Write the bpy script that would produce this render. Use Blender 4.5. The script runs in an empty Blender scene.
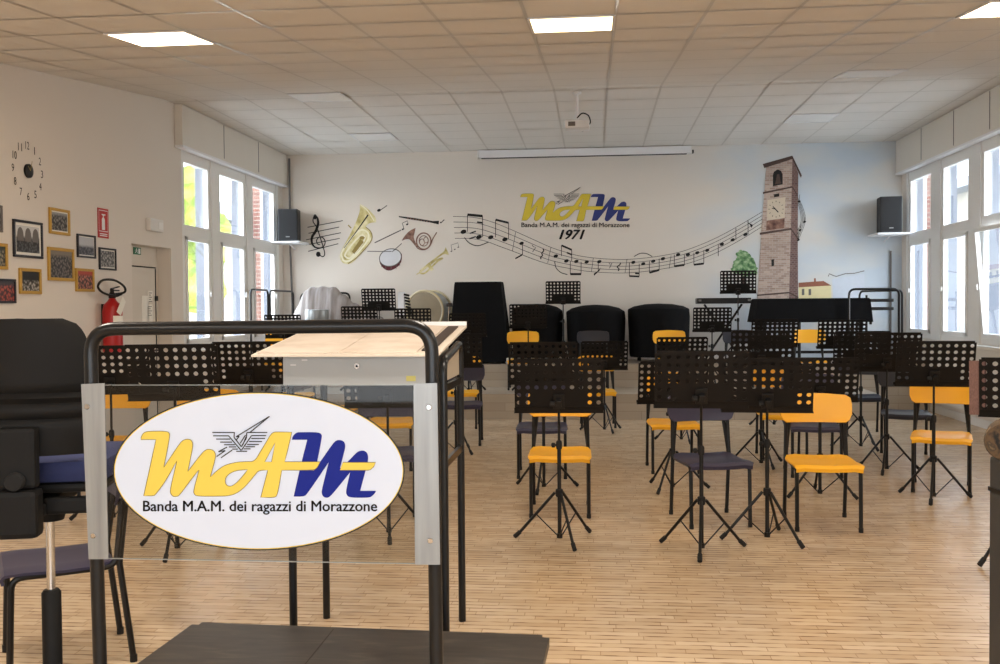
import bpy, bmesh, math, random
from mathutils import Vector, Matrix, geometry, noise
random.seed(7)
PI = math.pi
scene = bpy.context.scene
COL = scene.collection

# ------------------------------------------------------------------ camera survey of the hall
FPX, CX, CY, EYE = 985.0, 500.0, 332.0, 1.5
_dy = Vector((95, 26, -FPX)).normalized()
_e = Vector((1, .008, 0))
_dx = (_e - _dy * _e.dot(_dy)).normalized()
_dz = _dx.cross(_dy)
R_WC = Matrix((_dx, _dy, _dz))          # rows: camera-space images of world x, y, z

def ray(u, v):
    return R_WC @ Vector((u - CX, CY - v, -FPX))
def atY(u, v, Y):
    d = ray(u, v); return Vector((0, 0, EYE)) + d * (Y / d.y)
def atX(u, v, X):
    d = ray(u, v); return Vector((0, 0, EYE)) + d * (X / d.x)
def atZ(u, v, Z=0.0):
    d = ray(u, v); return Vector((0, 0, EYE)) + d * ((Z - EYE) / d.z)

YB, XL, XR = 15.5, -5.0, 4.64
ZC, YBEND, SLOPE, YF = 3.96, 11.2, .112, -2.5
def ceil_z(y):
    return ZC if y >= YBEND else ZC - SLOPE * (YBEND - y)
Z1, Z2, YS1, YS2 = .337, .667, 13.04, 14.17

# ------------------------------------------------------------------ materials
def lin(c):
    c = c / 255.0
    return c / 12.92 if c <= .04045 else ((c + .055) / 1.055) ** 2.4
def rgb(r, g, b):
    return (lin(r), lin(g), lin(b), 1)

def base_mat(name):
    m = bpy.data.materials.new(name); m.use_nodes = True
    nt = m.node_tree; b = nt.nodes['Principled BSDF']
    return m, nt, b
def N(nt, t, **kw):
    n = nt.nodes.new(t)
    for k, v in kw.items(): setattr(n, k, v)
    return n
def mat(name, c, rough=.5, metal=0.0, var=.06, scale=18.0, emit=0.0, ecol=None, bump=0.0, spec=.5, sheen=0):
    m, nt, b = base_mat(name)
    tc = N(nt, 'ShaderNodeTexCoord'); no = N(nt, 'ShaderNodeTexNoise'); no.inputs['Scale'].default_value = scale
    no.inputs['Detail'].default_value = 3
    nt.links.new(tc.outputs['Object'], no.inputs['Vector'])
    mx = N(nt, 'ShaderNodeMix', data_type='RGBA')
    col = rgb(*c)
    mx.inputs[6].default_value = [x * (1 - var) for x in col[:3]] + [1]
    mx.inputs[7].default_value = [min(1, x * (1 + var)) for x in col[:3]] + [1]
    nt.links.new(no.outputs['Fac'], mx.inputs[0])
    nt.links.new(mx.outputs[2], b.inputs['Base Color'])
    b.inputs['Roughness'].default_value = rough; b.inputs['Metallic'].default_value = metal
    b.inputs['Specular IOR Level'].default_value = spec
    if emit:
        b.inputs['Emission Color'].default_value = rgb(*(ecol or c)); b.inputs['Emission Strength'].default_value = emit
    if bump:
        bp = N(nt, 'ShaderNodeBump'); bp.inputs['Strength'].default_value = bump; bp.inputs['Distance'].default_value = .01
        nt.links.new(no.outputs['Fac'], bp.inputs['Height']); nt.links.new(bp.outputs['Normal'], b.inputs['Normal'])
    return m

def glass_mat(name, tint, refl=.35, edge=1.0):
    m = bpy.data.materials.new(name); m.use_nodes = True; nt = m.node_tree; nt.nodes.clear()
    out = N(nt, 'ShaderNodeOutputMaterial'); mix = N(nt, 'ShaderNodeMixShader'); tr = N(nt, 'ShaderNodeBsdfTransparent')
    gl = N(nt, 'ShaderNodeBsdfGlossy'); fr = N(nt, 'ShaderNodeFresnel'); mul = N(nt, 'ShaderNodeMath', operation='MULTIPLY')
    fr.inputs['IOR'].default_value = 1.45; gl.inputs['Roughness'].default_value = .03
    tr.inputs['Color'].default_value = (*tint, 1); mul.inputs[1].default_value = refl
    nt.links.new(fr.outputs[0], mul.inputs[0]); nt.links.new(mul.outputs[0], mix.inputs[0])
    nt.links.new(tr.outputs[0], mix.inputs[1]); nt.links.new(gl.outputs[0], mix.inputs[2]); nt.links.new(mix.outputs[0], out.inputs[0])
    return m

def brick_mat(name, c1, c2, mortar, w, h, msize=.004, rough=.45, axes='XY', bias=0.0, bump=.2, offset=.5, var_scale=.6, var=.25, spec=.5, freq=2, jumble=False, dash=False):
    m, nt, b = base_mat(name)
    tc = N(nt, 'ShaderNodeTexCoord'); sep = N(nt, 'ShaderNodeSeparateXYZ'); com = N(nt, 'ShaderNodeCombineXYZ')
    nt.links.new(tc.outputs['Object'], sep.inputs[0])
    nt.links.new(sep.outputs[axes[0]], com.inputs['X']); nt.links.new(sep.outputs[axes[1]], com.inputs['Y'])
    if jumble:      # every row is shifted by its own random amount
        dv = N(nt, 'ShaderNodeMath', operation='DIVIDE'); dv.inputs[1].default_value = h; fl = N(nt, 'ShaderNodeMath', operation='FLOOR')
        wn = N(nt, 'ShaderNodeTexWhiteNoise', noise_dimensions='1D'); ad = N(nt, 'ShaderNodeMath', operation='MULTIPLY_ADD'); ad.inputs[1].default_value = w * 3
        nt.links.new(sep.outputs[axes[1]], dv.inputs[0]); nt.links.new(dv.outputs[0], fl.inputs[0]); nt.links.new(fl.outputs[0], wn.inputs['W'])
        nt.links.new(wn.outputs['Value'], ad.inputs[0]); nt.links.new(sep.outputs[axes[0]], ad.inputs[2]); nt.links.new(ad.outputs[0], com.inputs['X'])
    br = N(nt, 'ShaderNodeTexBrick'); br.offset = offset; br.offset_frequency = freq
    br.inputs['Color1'].default_value = rgb(*c1); br.inputs['Color2'].default_value = rgb(*c2); br.inputs['Mortar'].default_value = rgb(*mortar)
    br.inputs['Scale'].default_value = 1.0; br.inputs['Brick Width'].default_value = w; br.inputs['Row Height'].default_value = h
    br.inputs['Mortar Size'].default_value = msize; br.inputs['Mortar Smooth'].default_value = .3; br.inputs['Bias'].default_value = bias
    nt.links.new(com.outputs[0], br.inputs['Vector'])
    no = N(nt, 'ShaderNodeTexNoise'); no.inputs['Scale'].default_value = var_scale; no.inputs['Detail'].default_value = 4
    nt.links.new(tc.outputs['Object'], no.inputs['Vector'])
    mx = N(nt, 'ShaderNodeMix', data_type='RGBA', blend_type='MULTIPLY'); mx.inputs[0].default_value = 1
    rp = N(nt, 'ShaderNodeMapRange'); rp.inputs['To Min'].default_value = 1 - var; rp.inputs['To Max'].default_value = 1 + var * .4
    nt.links.new(no.outputs['Fac'], rp.inputs['Value'])
    nt.links.new(br.outputs['Color'], mx.inputs[6]); nt.links.new(rp.outputs[0], mx.inputs[7])
    res = mx.outputs[2]
    if dash:        # broken dark lines along the long edges of the strips
        fr = N(nt, 'ShaderNodeMath', operation='FRACT'); nt.links.new(dv.outputs[0], fr.inputs[0])
        pp = N(nt, 'ShaderNodeMath', operation='PINGPONG'); pp.inputs[1].default_value = .5; nt.links.new(fr.outputs[0], pp.inputs[0])
        m1 = N(nt, 'ShaderNodeMapRange'); m1.inputs['From Min'].default_value = .05; m1.inputs['From Max'].default_value = .17; m1.inputs['To Min'].default_value = 1; m1.inputs['To Max'].default_value = 0
        nt.links.new(pp.outputs[0], m1.inputs['Value'])
        n2 = N(nt, 'ShaderNodeTexNoise'); n2.inputs['Scale'].default_value = 1; n2.inputs['Detail'].default_value = 1
        mp2 = N(nt, 'ShaderNodeMapping'); mp2.inputs['Scale'].default_value = (9, 38, 1); nt.links.new(tc.outputs['Object'], mp2.inputs[0]); nt.links.new(mp2.outputs[0], n2.inputs['Vector'])
        m2 = N(nt, 'ShaderNodeMapRange'); m2.inputs['From Min'].default_value = .44; m2.inputs['From Max'].default_value = .6; nt.links.new(n2.outputs['Fac'], m2.inputs['Value'])
        mm = N(nt, 'ShaderNodeMath', operation='MULTIPLY'); nt.links.new(m1.outputs[0], mm.inputs[0]); nt.links.new(m2.outputs[0], mm.inputs[1])
        m3 = N(nt, 'ShaderNodeMath', operation='MULTIPLY'); m3.inputs[1].default_value = .9; nt.links.new(mm.outputs[0], m3.inputs[0])
        dk = N(nt, 'ShaderNodeMix', data_type='RGBA'); dk.inputs[7].default_value = rgb(118, 84, 54)
        nt.links.new(m3.outputs[0], dk.inputs[0]); nt.links.new(res, dk.inputs[6]); res = dk.outputs[2]
    nt.links.new(res, b.inputs['Base Color']); b.inputs['Roughness'].default_value = rough; b.inputs['Specular IOR Level'].default_value = spec
    if bump:
        bp = N(nt, 'ShaderNodeBump'); bp.inputs['Strength'].default_value = bump; bp.inputs['Distance'].default_value = .002
        nt.links.new(br.outputs['Fac'], bp.inputs['Height']); bp.invert = True; nt.links.new(bp.outputs['Normal'], b.inputs['Normal'])
    return m

def ramp_mat(name, stops, scale, rough=.5, distort=0, coord='Object', ttype='noise', detail=4, stretch=(1, 1, 1)):
    m, nt, b = base_mat(name)
    tc = N(nt, 'ShaderNodeTexCoord'); mp = N(nt, 'ShaderNodeMapping'); mp.inputs['Scale'].default_value = stretch
    nt.links.new(tc.outputs[coord], mp.inputs[0])
    if ttype == 'noise':
        t = N(nt, 'ShaderNodeTexNoise'); t.inputs['Detail'].default_value = detail; t.inputs['Distortion'].default_value = distort; o = t.outputs['Fac']
    else:
        t = N(nt, 'ShaderNodeTexVoronoi'); o = t.outputs['Color']
    t.inputs['Scale'].default_value = scale
    nt.links.new(mp.outputs[0], t.inputs['Vector'])
    cr = N(nt, 'ShaderNodeValToRGB'); e = cr.color_ramp.elements
    e[0].position, e[0].color = stops[0][0], rgb(*stops[0][1]); e[1].position, e[1].color = stops[-1][0], rgb(*stops[-1][1])
    for p, c in stops[1:-1]:
        x = e.new(p); x.color = rgb(*c)
    nt.links.new(o, cr.inputs[0]); nt.links.new(cr.outputs[0], b.inputs['Base Color']); b.inputs['Roughness'].default_value = rough
    return m

M = {}
M['wall'] = mat('wall plaster', (222, 214, 204), .85, var=.015, scale=1.2)
M['trim'] = mat('white trim', (226, 224, 220), .5, var=.02)
M['frame'] = mat('window frame', (232, 231, 228), .35, var=.02)
M['box'] = mat('shutter box', (222, 216, 206), .55, var=.02, scale=3)
M['tile'] = mat('ceiling tile', (228, 224, 218), .9, var=.02, scale=2, bump=.05)
M['grid'] = mat('ceiling grid', (198, 191, 181), .3, var=.03, metal=.25)
M['floor'] = brick_mat('parquet strips', (222, 198, 166), (202, 175, 142), (170, 140, 108), .24, .052, .002, .26, 'XY', bump=.15, offset=0, var_scale=.9, var=.14, freq=2, jumble=True, dash=True)
M['step'] = brick_mat('podium laminate', (186, 174, 156), (174, 160, 142), (140, 126, 108), 1.2, .11, .002, .45, 'XZ', bump=.05, var_scale=2, var=.15)
M['steptop'] = brick_mat('podium boards', (190, 176, 156), (178, 162, 142), (140, 126, 108), 1.2, .11, .002, .4, 'XY', bump=.05, var_scale=2, var=.15)
M['black'] = mat('black paint', (15, 13, 12), .42, var=.2, scale=30, spec=.35)
M['stand'] = mat('stand black', (15, 12, 11), .5, var=.2, scale=40, spec=.25)
M['rubber'] = mat('black rubber', (18, 17, 17), .8)
M['steel'] = mat('black steel tube', (19, 20, 22), .28, var=.1, spec=.4)
M['cloth'] = mat('black cloth', (13, 13, 15), .92, var=.3, scale=9, spec=.2)
M['yellow'] = mat('yellow plastic', (252, 184, 40), .4, var=.03, scale=4)
M['violet'] = mat('blue violet plastic', (52, 50, 74), .42, var=.05, scale=4)
M['navy'] = mat('dark navy plastic', (28, 30, 43), .42, var=.05, scale=4)
M['blueseat'] = mat('blue upholstery', (42, 50, 92), .9, var=.15, scale=90, bump=.1)
M['shell'] = mat('black plastic shell', (20, 19, 18), .62, var=.08, scale=30, spec=.25)
M['chrome'] = mat('chrome', (205, 205, 205), .14, 1.0, var=.02)
M['alu'] = ramp_mat('brushed aluminium', [(.2, (136, 139, 140)), (.8, (172, 175, 176))], 40, .42, stretch=(1, 1, .06))
M['alu'].node_tree.nodes['Principled BSDF'].inputs['Metallic'].default_value = .55
M['jamb'] = mat('shaded outer jamb', (122, 126, 136), .8, var=.04)  # shade of the window reveals is put into this blue-grey
M['glass'] = glass_mat('window glass', (.97, .98, .98), .5)
M['acrylic'] = glass_mat('clear acrylic', (.86, .87, .87), .45)
M['acrylicedge'] = mat('acrylic edge', (150, 155, 154), .2, var=.02)
M['white'] = mat('white paint', (232, 232, 234), .5, var=.02)
M['signwhite'] = mat('sign white', (216, 226, 244), .45, var=.01, spec=.25)
M['signyellow'] = mat('sign yellow', (236, 208, 92), .5, var=.02, spec=.15)
M['signblue'] = mat('sign blue', (24, 38, 136), .5, var=.02, spec=.15)
M['ink'] = mat('black ink', (14, 14, 15), .5, var=.05)
M['ochre'] = mat('outline ochre', (120, 104, 40), .5, var=.05)
M['paintyellow'] = mat('wall paint yellow', (224, 200, 62), .7, var=.05)
M['paintblue'] = mat('wall paint blue', (44, 56, 122), .7, var=.06)
M['wallink'] = mat('wall paint black', (26, 25, 26), .8, var=.1)
M['greyink'] = mat('wall paint grey', (110, 106, 104), .8, var=.1)
M['brass'] = ramp_mat('painted brass', [(.3, (176, 158, 92)), (.5, (214, 200, 138)), (.7, (238, 230, 190))], 9, .6)
M['brasslight'] = mat('painted brass light', (242, 235, 204), .6, var=.06)
M['brassdark'] = mat('painted brass dark', (150, 128, 62), .6, var=.08)
M['copper'] = ramp_mat('painted copper', [(.3, (84, 50, 42)), (.6, (150, 112, 96)), (.8, (190, 160, 140))], 14, .6)
M['maroon'] = mat('painted maroon', (96, 34, 44), .7, var=.2, scale=30)
M['drumskin'] = mat('painted drum skin', (216, 216, 220), .7, var=.04, scale=12)
M['stone'] = brick_mat('painted stone', (206, 184, 170), (166, 140, 128), (200, 188, 178), .085, .032, .004, .85, 'XZ', bump=0, var_scale=3, var=.3)
M['stonedark'] = brick_mat('painted stone shade', (138, 106, 100), (108, 82, 80), (146, 128, 124), .05, .03, .004, .85, 'XZ', bump=0, var_scale=4, var=.3)
M['cornice'] = mat('painted cornice', (84, 66, 60), .8, var=.2, scale=12)
M['leafpaint'] = ramp_mat('painted leaves', [(.35, (64, 104, 70)), (.5, (112, 154, 104)), (.65, (176, 200, 160))], 16, .8)
M['cream'] = mat('painted cream', (226, 214, 168), .8, var=.06)
M['roofpaint'] = mat('painted roof', (150, 96, 76), .8, var=.1)
M['gold'] = mat('gold frame', (192, 150, 62), .4, .25, var=.15, scale=40)
M['darkframe'] = mat('dark frame', (24, 22, 34), .4, var=.1)
M['paper'] = mat('paper', (236, 232, 222), .7, var=.03)
M['red'] = mat('extinguisher red', (176, 24, 26), .35, var=.05)
M['redsign'] = mat('red sign', (184, 40, 34), .5, var=.04)
M['green'] = mat('exit green', (20, 110, 76), .5, var=.05)
M['door'] = mat('door laminate', (214, 206, 194), .55, var=.03, scale=2)
M['score'] = ramp_mat('cream score paper', [(.35, (206, 190, 174)), (.6, (222, 208, 194))], 6, .7)
M['deskwood'] = mat('cream laminate', (226, 214, 198), .45, var=.04)
M['locker'] = mat('grey steel locker', (182, 188, 192), .4, var=.03, scale=6, metal=.1)
M['beige'] = mat('beige board', (176, 164, 146), .6, var=.06)
M['brownstrip'] = mat('dark brown strip', (54, 40, 34), .5, var=.15)
M['podium'] = ramp_mat('dark podium vinyl', [(.3, (40, 35, 31)), (.55, (56, 50, 44)), (.75, (78, 70, 61))], 7, .42, distort=1.5, detail=8, stretch=(.5, 2.4, 1))
M['podiumside'] = mat('podium edge', (46, 38, 32), .6, var=.2)
M['speaker'] = mat('speaker grey', (46, 48, 52), .6, var=.08, scale=60)
M['grille'] = mat('speaker grille', (30, 31, 34), .75, var=.25, scale=300)
M['sheet'] = ramp_mat('grey dust sheet', [(.3, (140, 130, 125)), (.7, (178, 170, 166))], 5, .85, stretch=(4, 1, .4))
M['drumhead'] = mat('tan drum head', (150, 136, 112), .7, var=.12, scale=8)
M['hoop'] = mat('cream hoop', (214, 200, 164), .4, var=.06)
M['mottle'] = ramp_mat('mottled brown fabric', [(.35, (28, 24, 20)), (.5, (92, 70, 46)), (.62, (60, 48, 34)), (.75, (150, 124, 92))], 26, .8)
M['charcoal'] = mat('charcoal board', (50, 49, 48), .6, var=.06, scale=8)
M['folder'] = ramp_mat('brown folder', [(.3, (108, 80, 76)), (.7, (140, 108, 100))], 30, .7, stretch=(8, 8, 1))
M['lit'] = mat('lit diffuser', (255, 238, 210), .5, emit=9, ecol=(255, 228, 190), var=.0)
M['litwarm'] = ramp_mat('lit warm diffuser', [(.3, (255, 214, 130)), (.7, (255, 240, 200))], 3)
_nt = M['litwarm'].node_tree; _b = _nt.nodes['Principled BSDF']
_nt.links.new(_nt.nodes['Color Ramp'].outputs[0], _b.inputs['Emission Color']); _b.inputs['Emission Strength'].default_value = 6
M['unlit'] = mat('unlit diffuser', (236, 236, 234), .35, var=.01)
M['leaf'] = ramp_mat('tree leaves', [(.3, (70, 96, 34)), (.5, (140, 158, 52)), (.7, (206, 204, 96))], 2.2, .8)
M['bark'] = mat('bark', (92, 74, 56), .9, var=.3, scale=10)
M['brick'] = brick_mat('red brick', (140, 92, 76), (116, 72, 60), (150, 138, 128), .22, .07, .012, .85, 'YZ', var_scale=2)
M['facade'] = mat('pale facade', (168, 162, 150), .8, var=.03, scale=1)
M['rooftile'] = mat('grey roof tiles', (118, 120, 126), .8, var=.15, scale=6)
M['asphalt'] = mat('outside paving', (190, 188, 182), .9, var=.08, scale=1)
M['darkglass'] = mat('dark window', (88, 96, 106), .2, var=.1)

# back wall: warm plaster that turns into a painted pale blue sky around the tower
def sky_wall():
    m, nt, b = base_mat('mural wall')
    tc = N(nt, 'ShaderNodeTexCoord'); sep = N(nt, 'ShaderNodeSeparateXYZ'); nt.links.new(tc.outputs['Object'], sep.inputs[0])
    mr = N(nt, 'ShaderNodeMapRange', interpolation_type='SMOOTHSTEP'); mr.inputs['From Min'].default_value = .9; mr.inputs['From Max'].default_value = 2.6
    nt.links.new(sep.outputs['X'], mr.inputs['Value'])
    no = N(nt, 'ShaderNodeTexNoise'); no.inputs['Scale'].default_value = .75; no.inputs['Detail'].default_value = 3
    mp = N(nt, 'ShaderNodeMapping'); mp.inputs['Scale'].default_value = (1, 1, 1.7); nt.links.new(tc.outputs['Object'], mp.inputs[0]); nt.links.new(mp.outputs[0], no.inputs['Vector'])
    cr = N(nt, 'ShaderNodeValToRGB'); e = cr.color_ramp.elements
    e[0].position, e[0].color = .36, rgb(198, 210, 222); e[1].position, e[1].color = .66, rgb(226, 218, 208)
    x = e.new(.5); x.color = rgb(212, 216, 218)
    nt.links.new(no.outputs['Fac'], cr.inputs[0])
    mx = N(nt, 'ShaderNodeMix', data_type='RGBA'); mx.inputs[6].default_value = rgb(226, 218, 208)
    nt.links.new(mr.outputs[0], mx.inputs[0]); nt.links.new(cr.outputs[0], mx.inputs[7])
    nt.links.new(mx.outputs[2], b.inputs['Base Color']); b.inputs['Roughness'].default_value = .85
    return m
M['muralwall'] = sky_wall()

# ------------------------------------------------------------------ mesh helpers
def link(name, me, parent=None, loc=(0, 0, 0), rot=None):
    o = bpy.data.objects.new(name, me); COL.objects.link(o)
    o.location = loc
    if rot: o.rotation_euler = rot
    if parent is not None: o.parent = parent
    return o
def obj(name, bm, m, parent=None, loc=(0, 0, 0), smooth=False, rot=None):
    bmesh.ops.recalc_face_normals(bm, faces=bm.faces) if smooth or True else None
    me = bpy.data.meshes.new(name); bm.to_mesh(me); bm.free()
    if smooth:
        for p in me.polygons: p.use_smooth = True
        me.set_sharp_from_angle(angle=math.radians(40))
    for x in (m if isinstance(m, (list, tuple)) else [m]): me.materials.append(x)
    return link(name, me, parent, loc, rot)
def flatobj(name, bm, m, parent=None, loc=(0, 0, 0)):
    me = bpy.data.meshes.new(name); bm.to_mesh(me); bm.free(); me.materials.append(m)
    return link(name, me, parent, loc)
def tag(o, label, cat, group=None, kind=None):
    o['label'] = label; o['category'] = cat
    if group: o['group'] = group
    if kind: o['kind'] = kind
    return o
def thing(name, label, cat, loc=(0, 0, 0), rz=0.0, group=None):
    o = bpy.data.objects.new(name, None); COL.objects.link(o); o.empty_display_size = .1
    o.location = loc; o.rotation_euler = (0, 0, rz)
    return tag(o, label, cat, group)
def struct(name, bm, m, parent=None, smooth=False):
    o = obj(name, bm, m, parent, smooth=smooth)
    o['kind'] = 'structure'
    return o
def dup(root, loc, rz, label, group=None, swap=None):
    r = root.copy(); COL.objects.link(r); r.location = loc; r.rotation_euler = (0, 0, rz); r['label'] = label
    if group: r['group'] = group
    for ch in list(root.children):
        c = ch.copy(); COL.objects.link(c); c.parent = r
        for g in ch.children:
            d = g.copy(); COL.objects.link(d); d.parent = c
    return r
def nb(): return bmesh.new()
def box(bm, lo, hi, bev=0.0, rot=None, about=None):
    r = bmesh.ops.create_cube(bm, size=1)
    vs = r['verts']; c = (Vector(lo) + Vector(hi)) / 2; s = Vector(hi) - Vector(lo)
    for v in vs: v.co = Vector((v.co.x * s.x, v.co.y * s.y, v.co.z * s.z)) + c
    if bev:
        es = list({e for v in vs for e in v.link_edges})
        out = bmesh.ops.bevel(bm, geom=es, offset=bev, segments=2, profile=.6, affect='EDGES')
        vs = list({v for f in out['faces'] for v in f.verts} | {v for v in vs if v.is_valid})
    if rot is not None:
        p = Vector(about) if about else c
        for v in vs: v.co = p + rot @ (v.co - p)
    return vs
def fillet(pts, r, n=5):
    pts = [Vector(p) for p in pts]; out = [pts[0]]
    for i in range(1, len(pts) - 1):
        a, b, c = pts[i - 1], pts[i], pts[i + 1]
        d1, d2 = (a - b), (c - b); rr = min(r, d1.length * .49, d2.length * .49)
        p, q = b + d1.normalized() * rr, b + d2.normalized() * rr
        for k in range(n + 1):
            t = k / n; out.append(p * (1 - t) ** 2 + b * 2 * t * (1 - t) + q * t * t)
    out.append(pts[-1]); return out
def tube(bm, pts, r, n=8, r2=None, flat=1.0, cap=True):
    pts = [Vector(p) for p in pts]; rings = []; m = len(pts); side = None
    for i, p in enumerate(pts):
        d = (pts[min(i + 1, m - 1)] - pts[max(i - 1, 0)]).normalized()
        if side is None:
            ref = Vector((0, 0, 1)) if abs(d.z) < .9 else Vector((1, 0, 0))
            side = d.cross(ref).normalized()
        else:
            side = (side - d * side.dot(d)).normalized()
        up = side.cross(d)
        rad = r if r2 is None else r + (r2 - r) * i / max(1, m - 1)
        if callable(r): rad = r(i / max(1, m - 1))
        rings.append([bm.verts.new(p + side * rad * math.cos(2 * PI * k / n) + up * rad * flat * math.sin(2 * PI * k / n)) for k in range(n)])
    for a, b in zip(rings, rings[1:]):
        for k in range(n):
            bm.faces.new((a[k], a[(k + 1) % n], b[(k + 1) % n], b[k]))
    if cap:
        bm.faces.new(list(reversed(rings[0]))); bm.faces.new(rings[-1])
def lathe(bm, prof, c=(0, 0, 0), n=24, axis='Z', mod=None):
    c = Vector(c); rings = []
    for r, h in prof:
        ring = []
        for k in range(n):
            a = 2 * PI * k / n; rr = r * (mod(a, h) if mod else 1)
            x, y = rr * math.cos(a), rr * math.sin(a)
            ring.append(bm.verts.new(c + (Vector((x, y, h)) if axis == 'Z' else Vector((x, h, y)) if axis == 'Y' else Vector((h, x, y)))))
        rings.append(ring)
    for a, b in zip(rings, rings[1:]):
        for k in range(n): bm.faces.new((a[k], a[(k + 1) % n], b[(k + 1) % n], b[k]))
    bm.faces.new(rings[0]); bm.faces.new(rings[-1])
def prism(bm, poly, h, mp):
    """poly: 2D outline, mp(x, y, h) -> point; extruded from 0 to h."""
    lo = [bm.verts.new(mp(x, y, 0)) for x, y in poly]; hi = [bm.verts.new(mp(x, y, h)) for x, y in poly]
    n = len(poly)
    for i in range(n): bm.faces.new((lo[i], lo[(i + 1) % n], hi[(i + 1) % n], hi[i]))
    for ring in (lo, hi):
        for t in geometry.tessellate_polygon([[Vector((x, y, 0)) for x, y in poly]]):
            try: bm.faces.new([ring[k] for k in t])
            except ValueError: pass
def chaikin(p, it=2, keep=62):
    for _ in range(it):
        o = []; n = len(p)
        for i in range(n):
            a, b, c = Vector(p[i - 1]), Vector(p[i]), Vector(p[(i + 1) % n])
            d1, d2 = b - a, c - b
            if d1.length < 1e-9 or d2.length < 1e-9: continue
            if math.degrees(d1.angle(d2)) > keep: o.append(tuple(b))
            else: o.append(tuple(b - d1 * .25)); o.append(tuple(b + d2 * .25))
        p = o
    return p
def fill(bm, loops, mp):
    """flat filled shape from 2D loops (outer, holes...) put on a surface by mp(x, y)."""
    vs = [bm.verts.new(mp(*p)) for l in loops for p in l]
    for t in geometry.tessellate_polygon([[Vector((p[0], p[1], 0)) for p in l] for l in loops]):
        try: bm.faces.new([vs[k] for k in t])
        except ValueError: pass
def stroke(bm, pts, w, mp, closed=False):
    pts = [Vector(p) for p in pts]; n = len(pts); L = []; Rr = []
    for i, p in enumerate(pts):
        a = pts[(i - 1) % n] if closed else pts[max(i - 1, 0)]; b = pts[(i + 1) % n] if closed else pts[min(i + 1, n - 1)]
        d = (b - a); d = d.normalized() if d.length else Vector((1, 0))
        nn = Vector((-d.y, d.x)); ww = (w(i / max(1, n - 1)) if callable(w) else w) / 2
        L.append(bm.verts.new(mp(*(p + nn * ww)))); Rr.append(bm.verts.new(mp(*(p - nn * ww))))
    for i in range(n if closed else n - 1):
        j = (i + 1) % n
        bm.faces.new((L[i], L[j], Rr[j], Rr[i]))
def ell(cx, cy, a, b, n=40, rot=0.0, t0=0.0, t1=2 * PI):
    c, s = math.cos(rot), math.sin(rot); out = []
    full = abs(t1 - t0 - 2 * PI) < 1e-6
    for k in range(n if full else n + 1):
        t = t0 + (t1 - t0) * k / n; x, y = a * math.cos(t), b * math.sin(t)
        out.append((cx + x * c - y * s, cy + x * s + y * c))
    return out
def spline(pts, n=6):
    P = [Vector(p) for p in pts]; P = [2 * P[0] - P[1]] + P + [2 * P[-1] - P[-2]]; out = []
    for i in range(1, len(P) - 2):
        for k in range(n):
            t = k / n; a, b, c, d = P[i - 1], P[i], P[i + 1], P[i + 2]
            out.append(tuple(.5 * ((2 * b) + (c - a) * t + (2 * a - 5 * b + 4 * c - d) * t * t + (3 * b - a - 3 * c + d) * t ** 3)))
    out.append(tuple(P[-2])); return out
def text_bm(body, box2, mp, bold=0.0, shear=0.0):
    """lettering fitted into box2 = (x0, y0, x1, y1) (y down) and put on a surface by mp."""
    cu = bpy.data.curves.new('lettering', 'FONT'); cu.body = body; cu.size = 1; cu.shear = shear; cu.resolution_u = 3
    o = bpy.data.objects.new('lettering', cu); COL.objects.link(o)
    me = bpy.data.meshes.new_from_object(o.evaluated_get(bpy.context.evaluated_depsgraph_get()))
    bpy.data.objects.remove(o); bpy.data.curves.remove(cu)
    xs = [v.co.x for v in me.vertices]; ys = [v.co.y for v in me.vertices]
    x0, x1, y0, y1 = min(xs), max(xs), min(ys), max(ys); a, b, c, d = box2
    bm = nb(); k = bold * (c - a)
    for sh in ((-k, 0), (k, 0), (0, -k * .6), (0, k * .6)) if bold else ((0, 0),):
        n0 = len(bm.verts); bm.from_mesh(me); bm.verts.ensure_lookup_table()
        for v in bm.verts[n0:]:
            v.co = mp(a + sh[0] + (v.co.x - x0) / (x1 - x0) * (c - a), d + sh[1] - (v.co.y - y0) / (y1 - y0) * (d - b))
    bpy.data.meshes.remove(me)
    return bm

# ------------------------------------------------------------------ camera
cam = bpy.data.cameras.new('camera'); co = bpy.data.objects.new('camera', cam); COL.objects.link(co)
cam.sensor_width = 36; cam.lens = FPX * 36 / 1000; cam.clip_start = .05; cam.clip_end = 300
mw = R_WC.to_4x4(); mw.translation = Vector((0, 0, EYE)); co.matrix_world = mw
scene.camera = co

# ------------------------------------------------------------------ room shell
bm = nb(); box(bm, (XL - .3, YF - .3, -.2), (XR + .3, YB + .3, 0)); struct('floor', bm, M['floor'])
bm = nb(); box(bm, (XL - .3, YB, 0), (XR + .3, YB + .3, ZC + .2)); struct('wall_back', bm, M['muralwall'])
bm = nb(); box(bm, (XL - .3, YF - .3, 0), (XR + .3, YF, ZC)); struct('wall_front', bm, M['wall'])
bm = nb()
prism(bm, [(YF - .3, ceil_z(YF - .3)), (YBEND, ZC), (YB + .3, ZC), (YB + .3, ZC + .25), (YF - .3, ZC + .25)], XR - XL + .6, lambda y, z, h: Vector((XL - .3 + h, y, z)))
struct('ceiling', bm, M['tile'])
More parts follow.
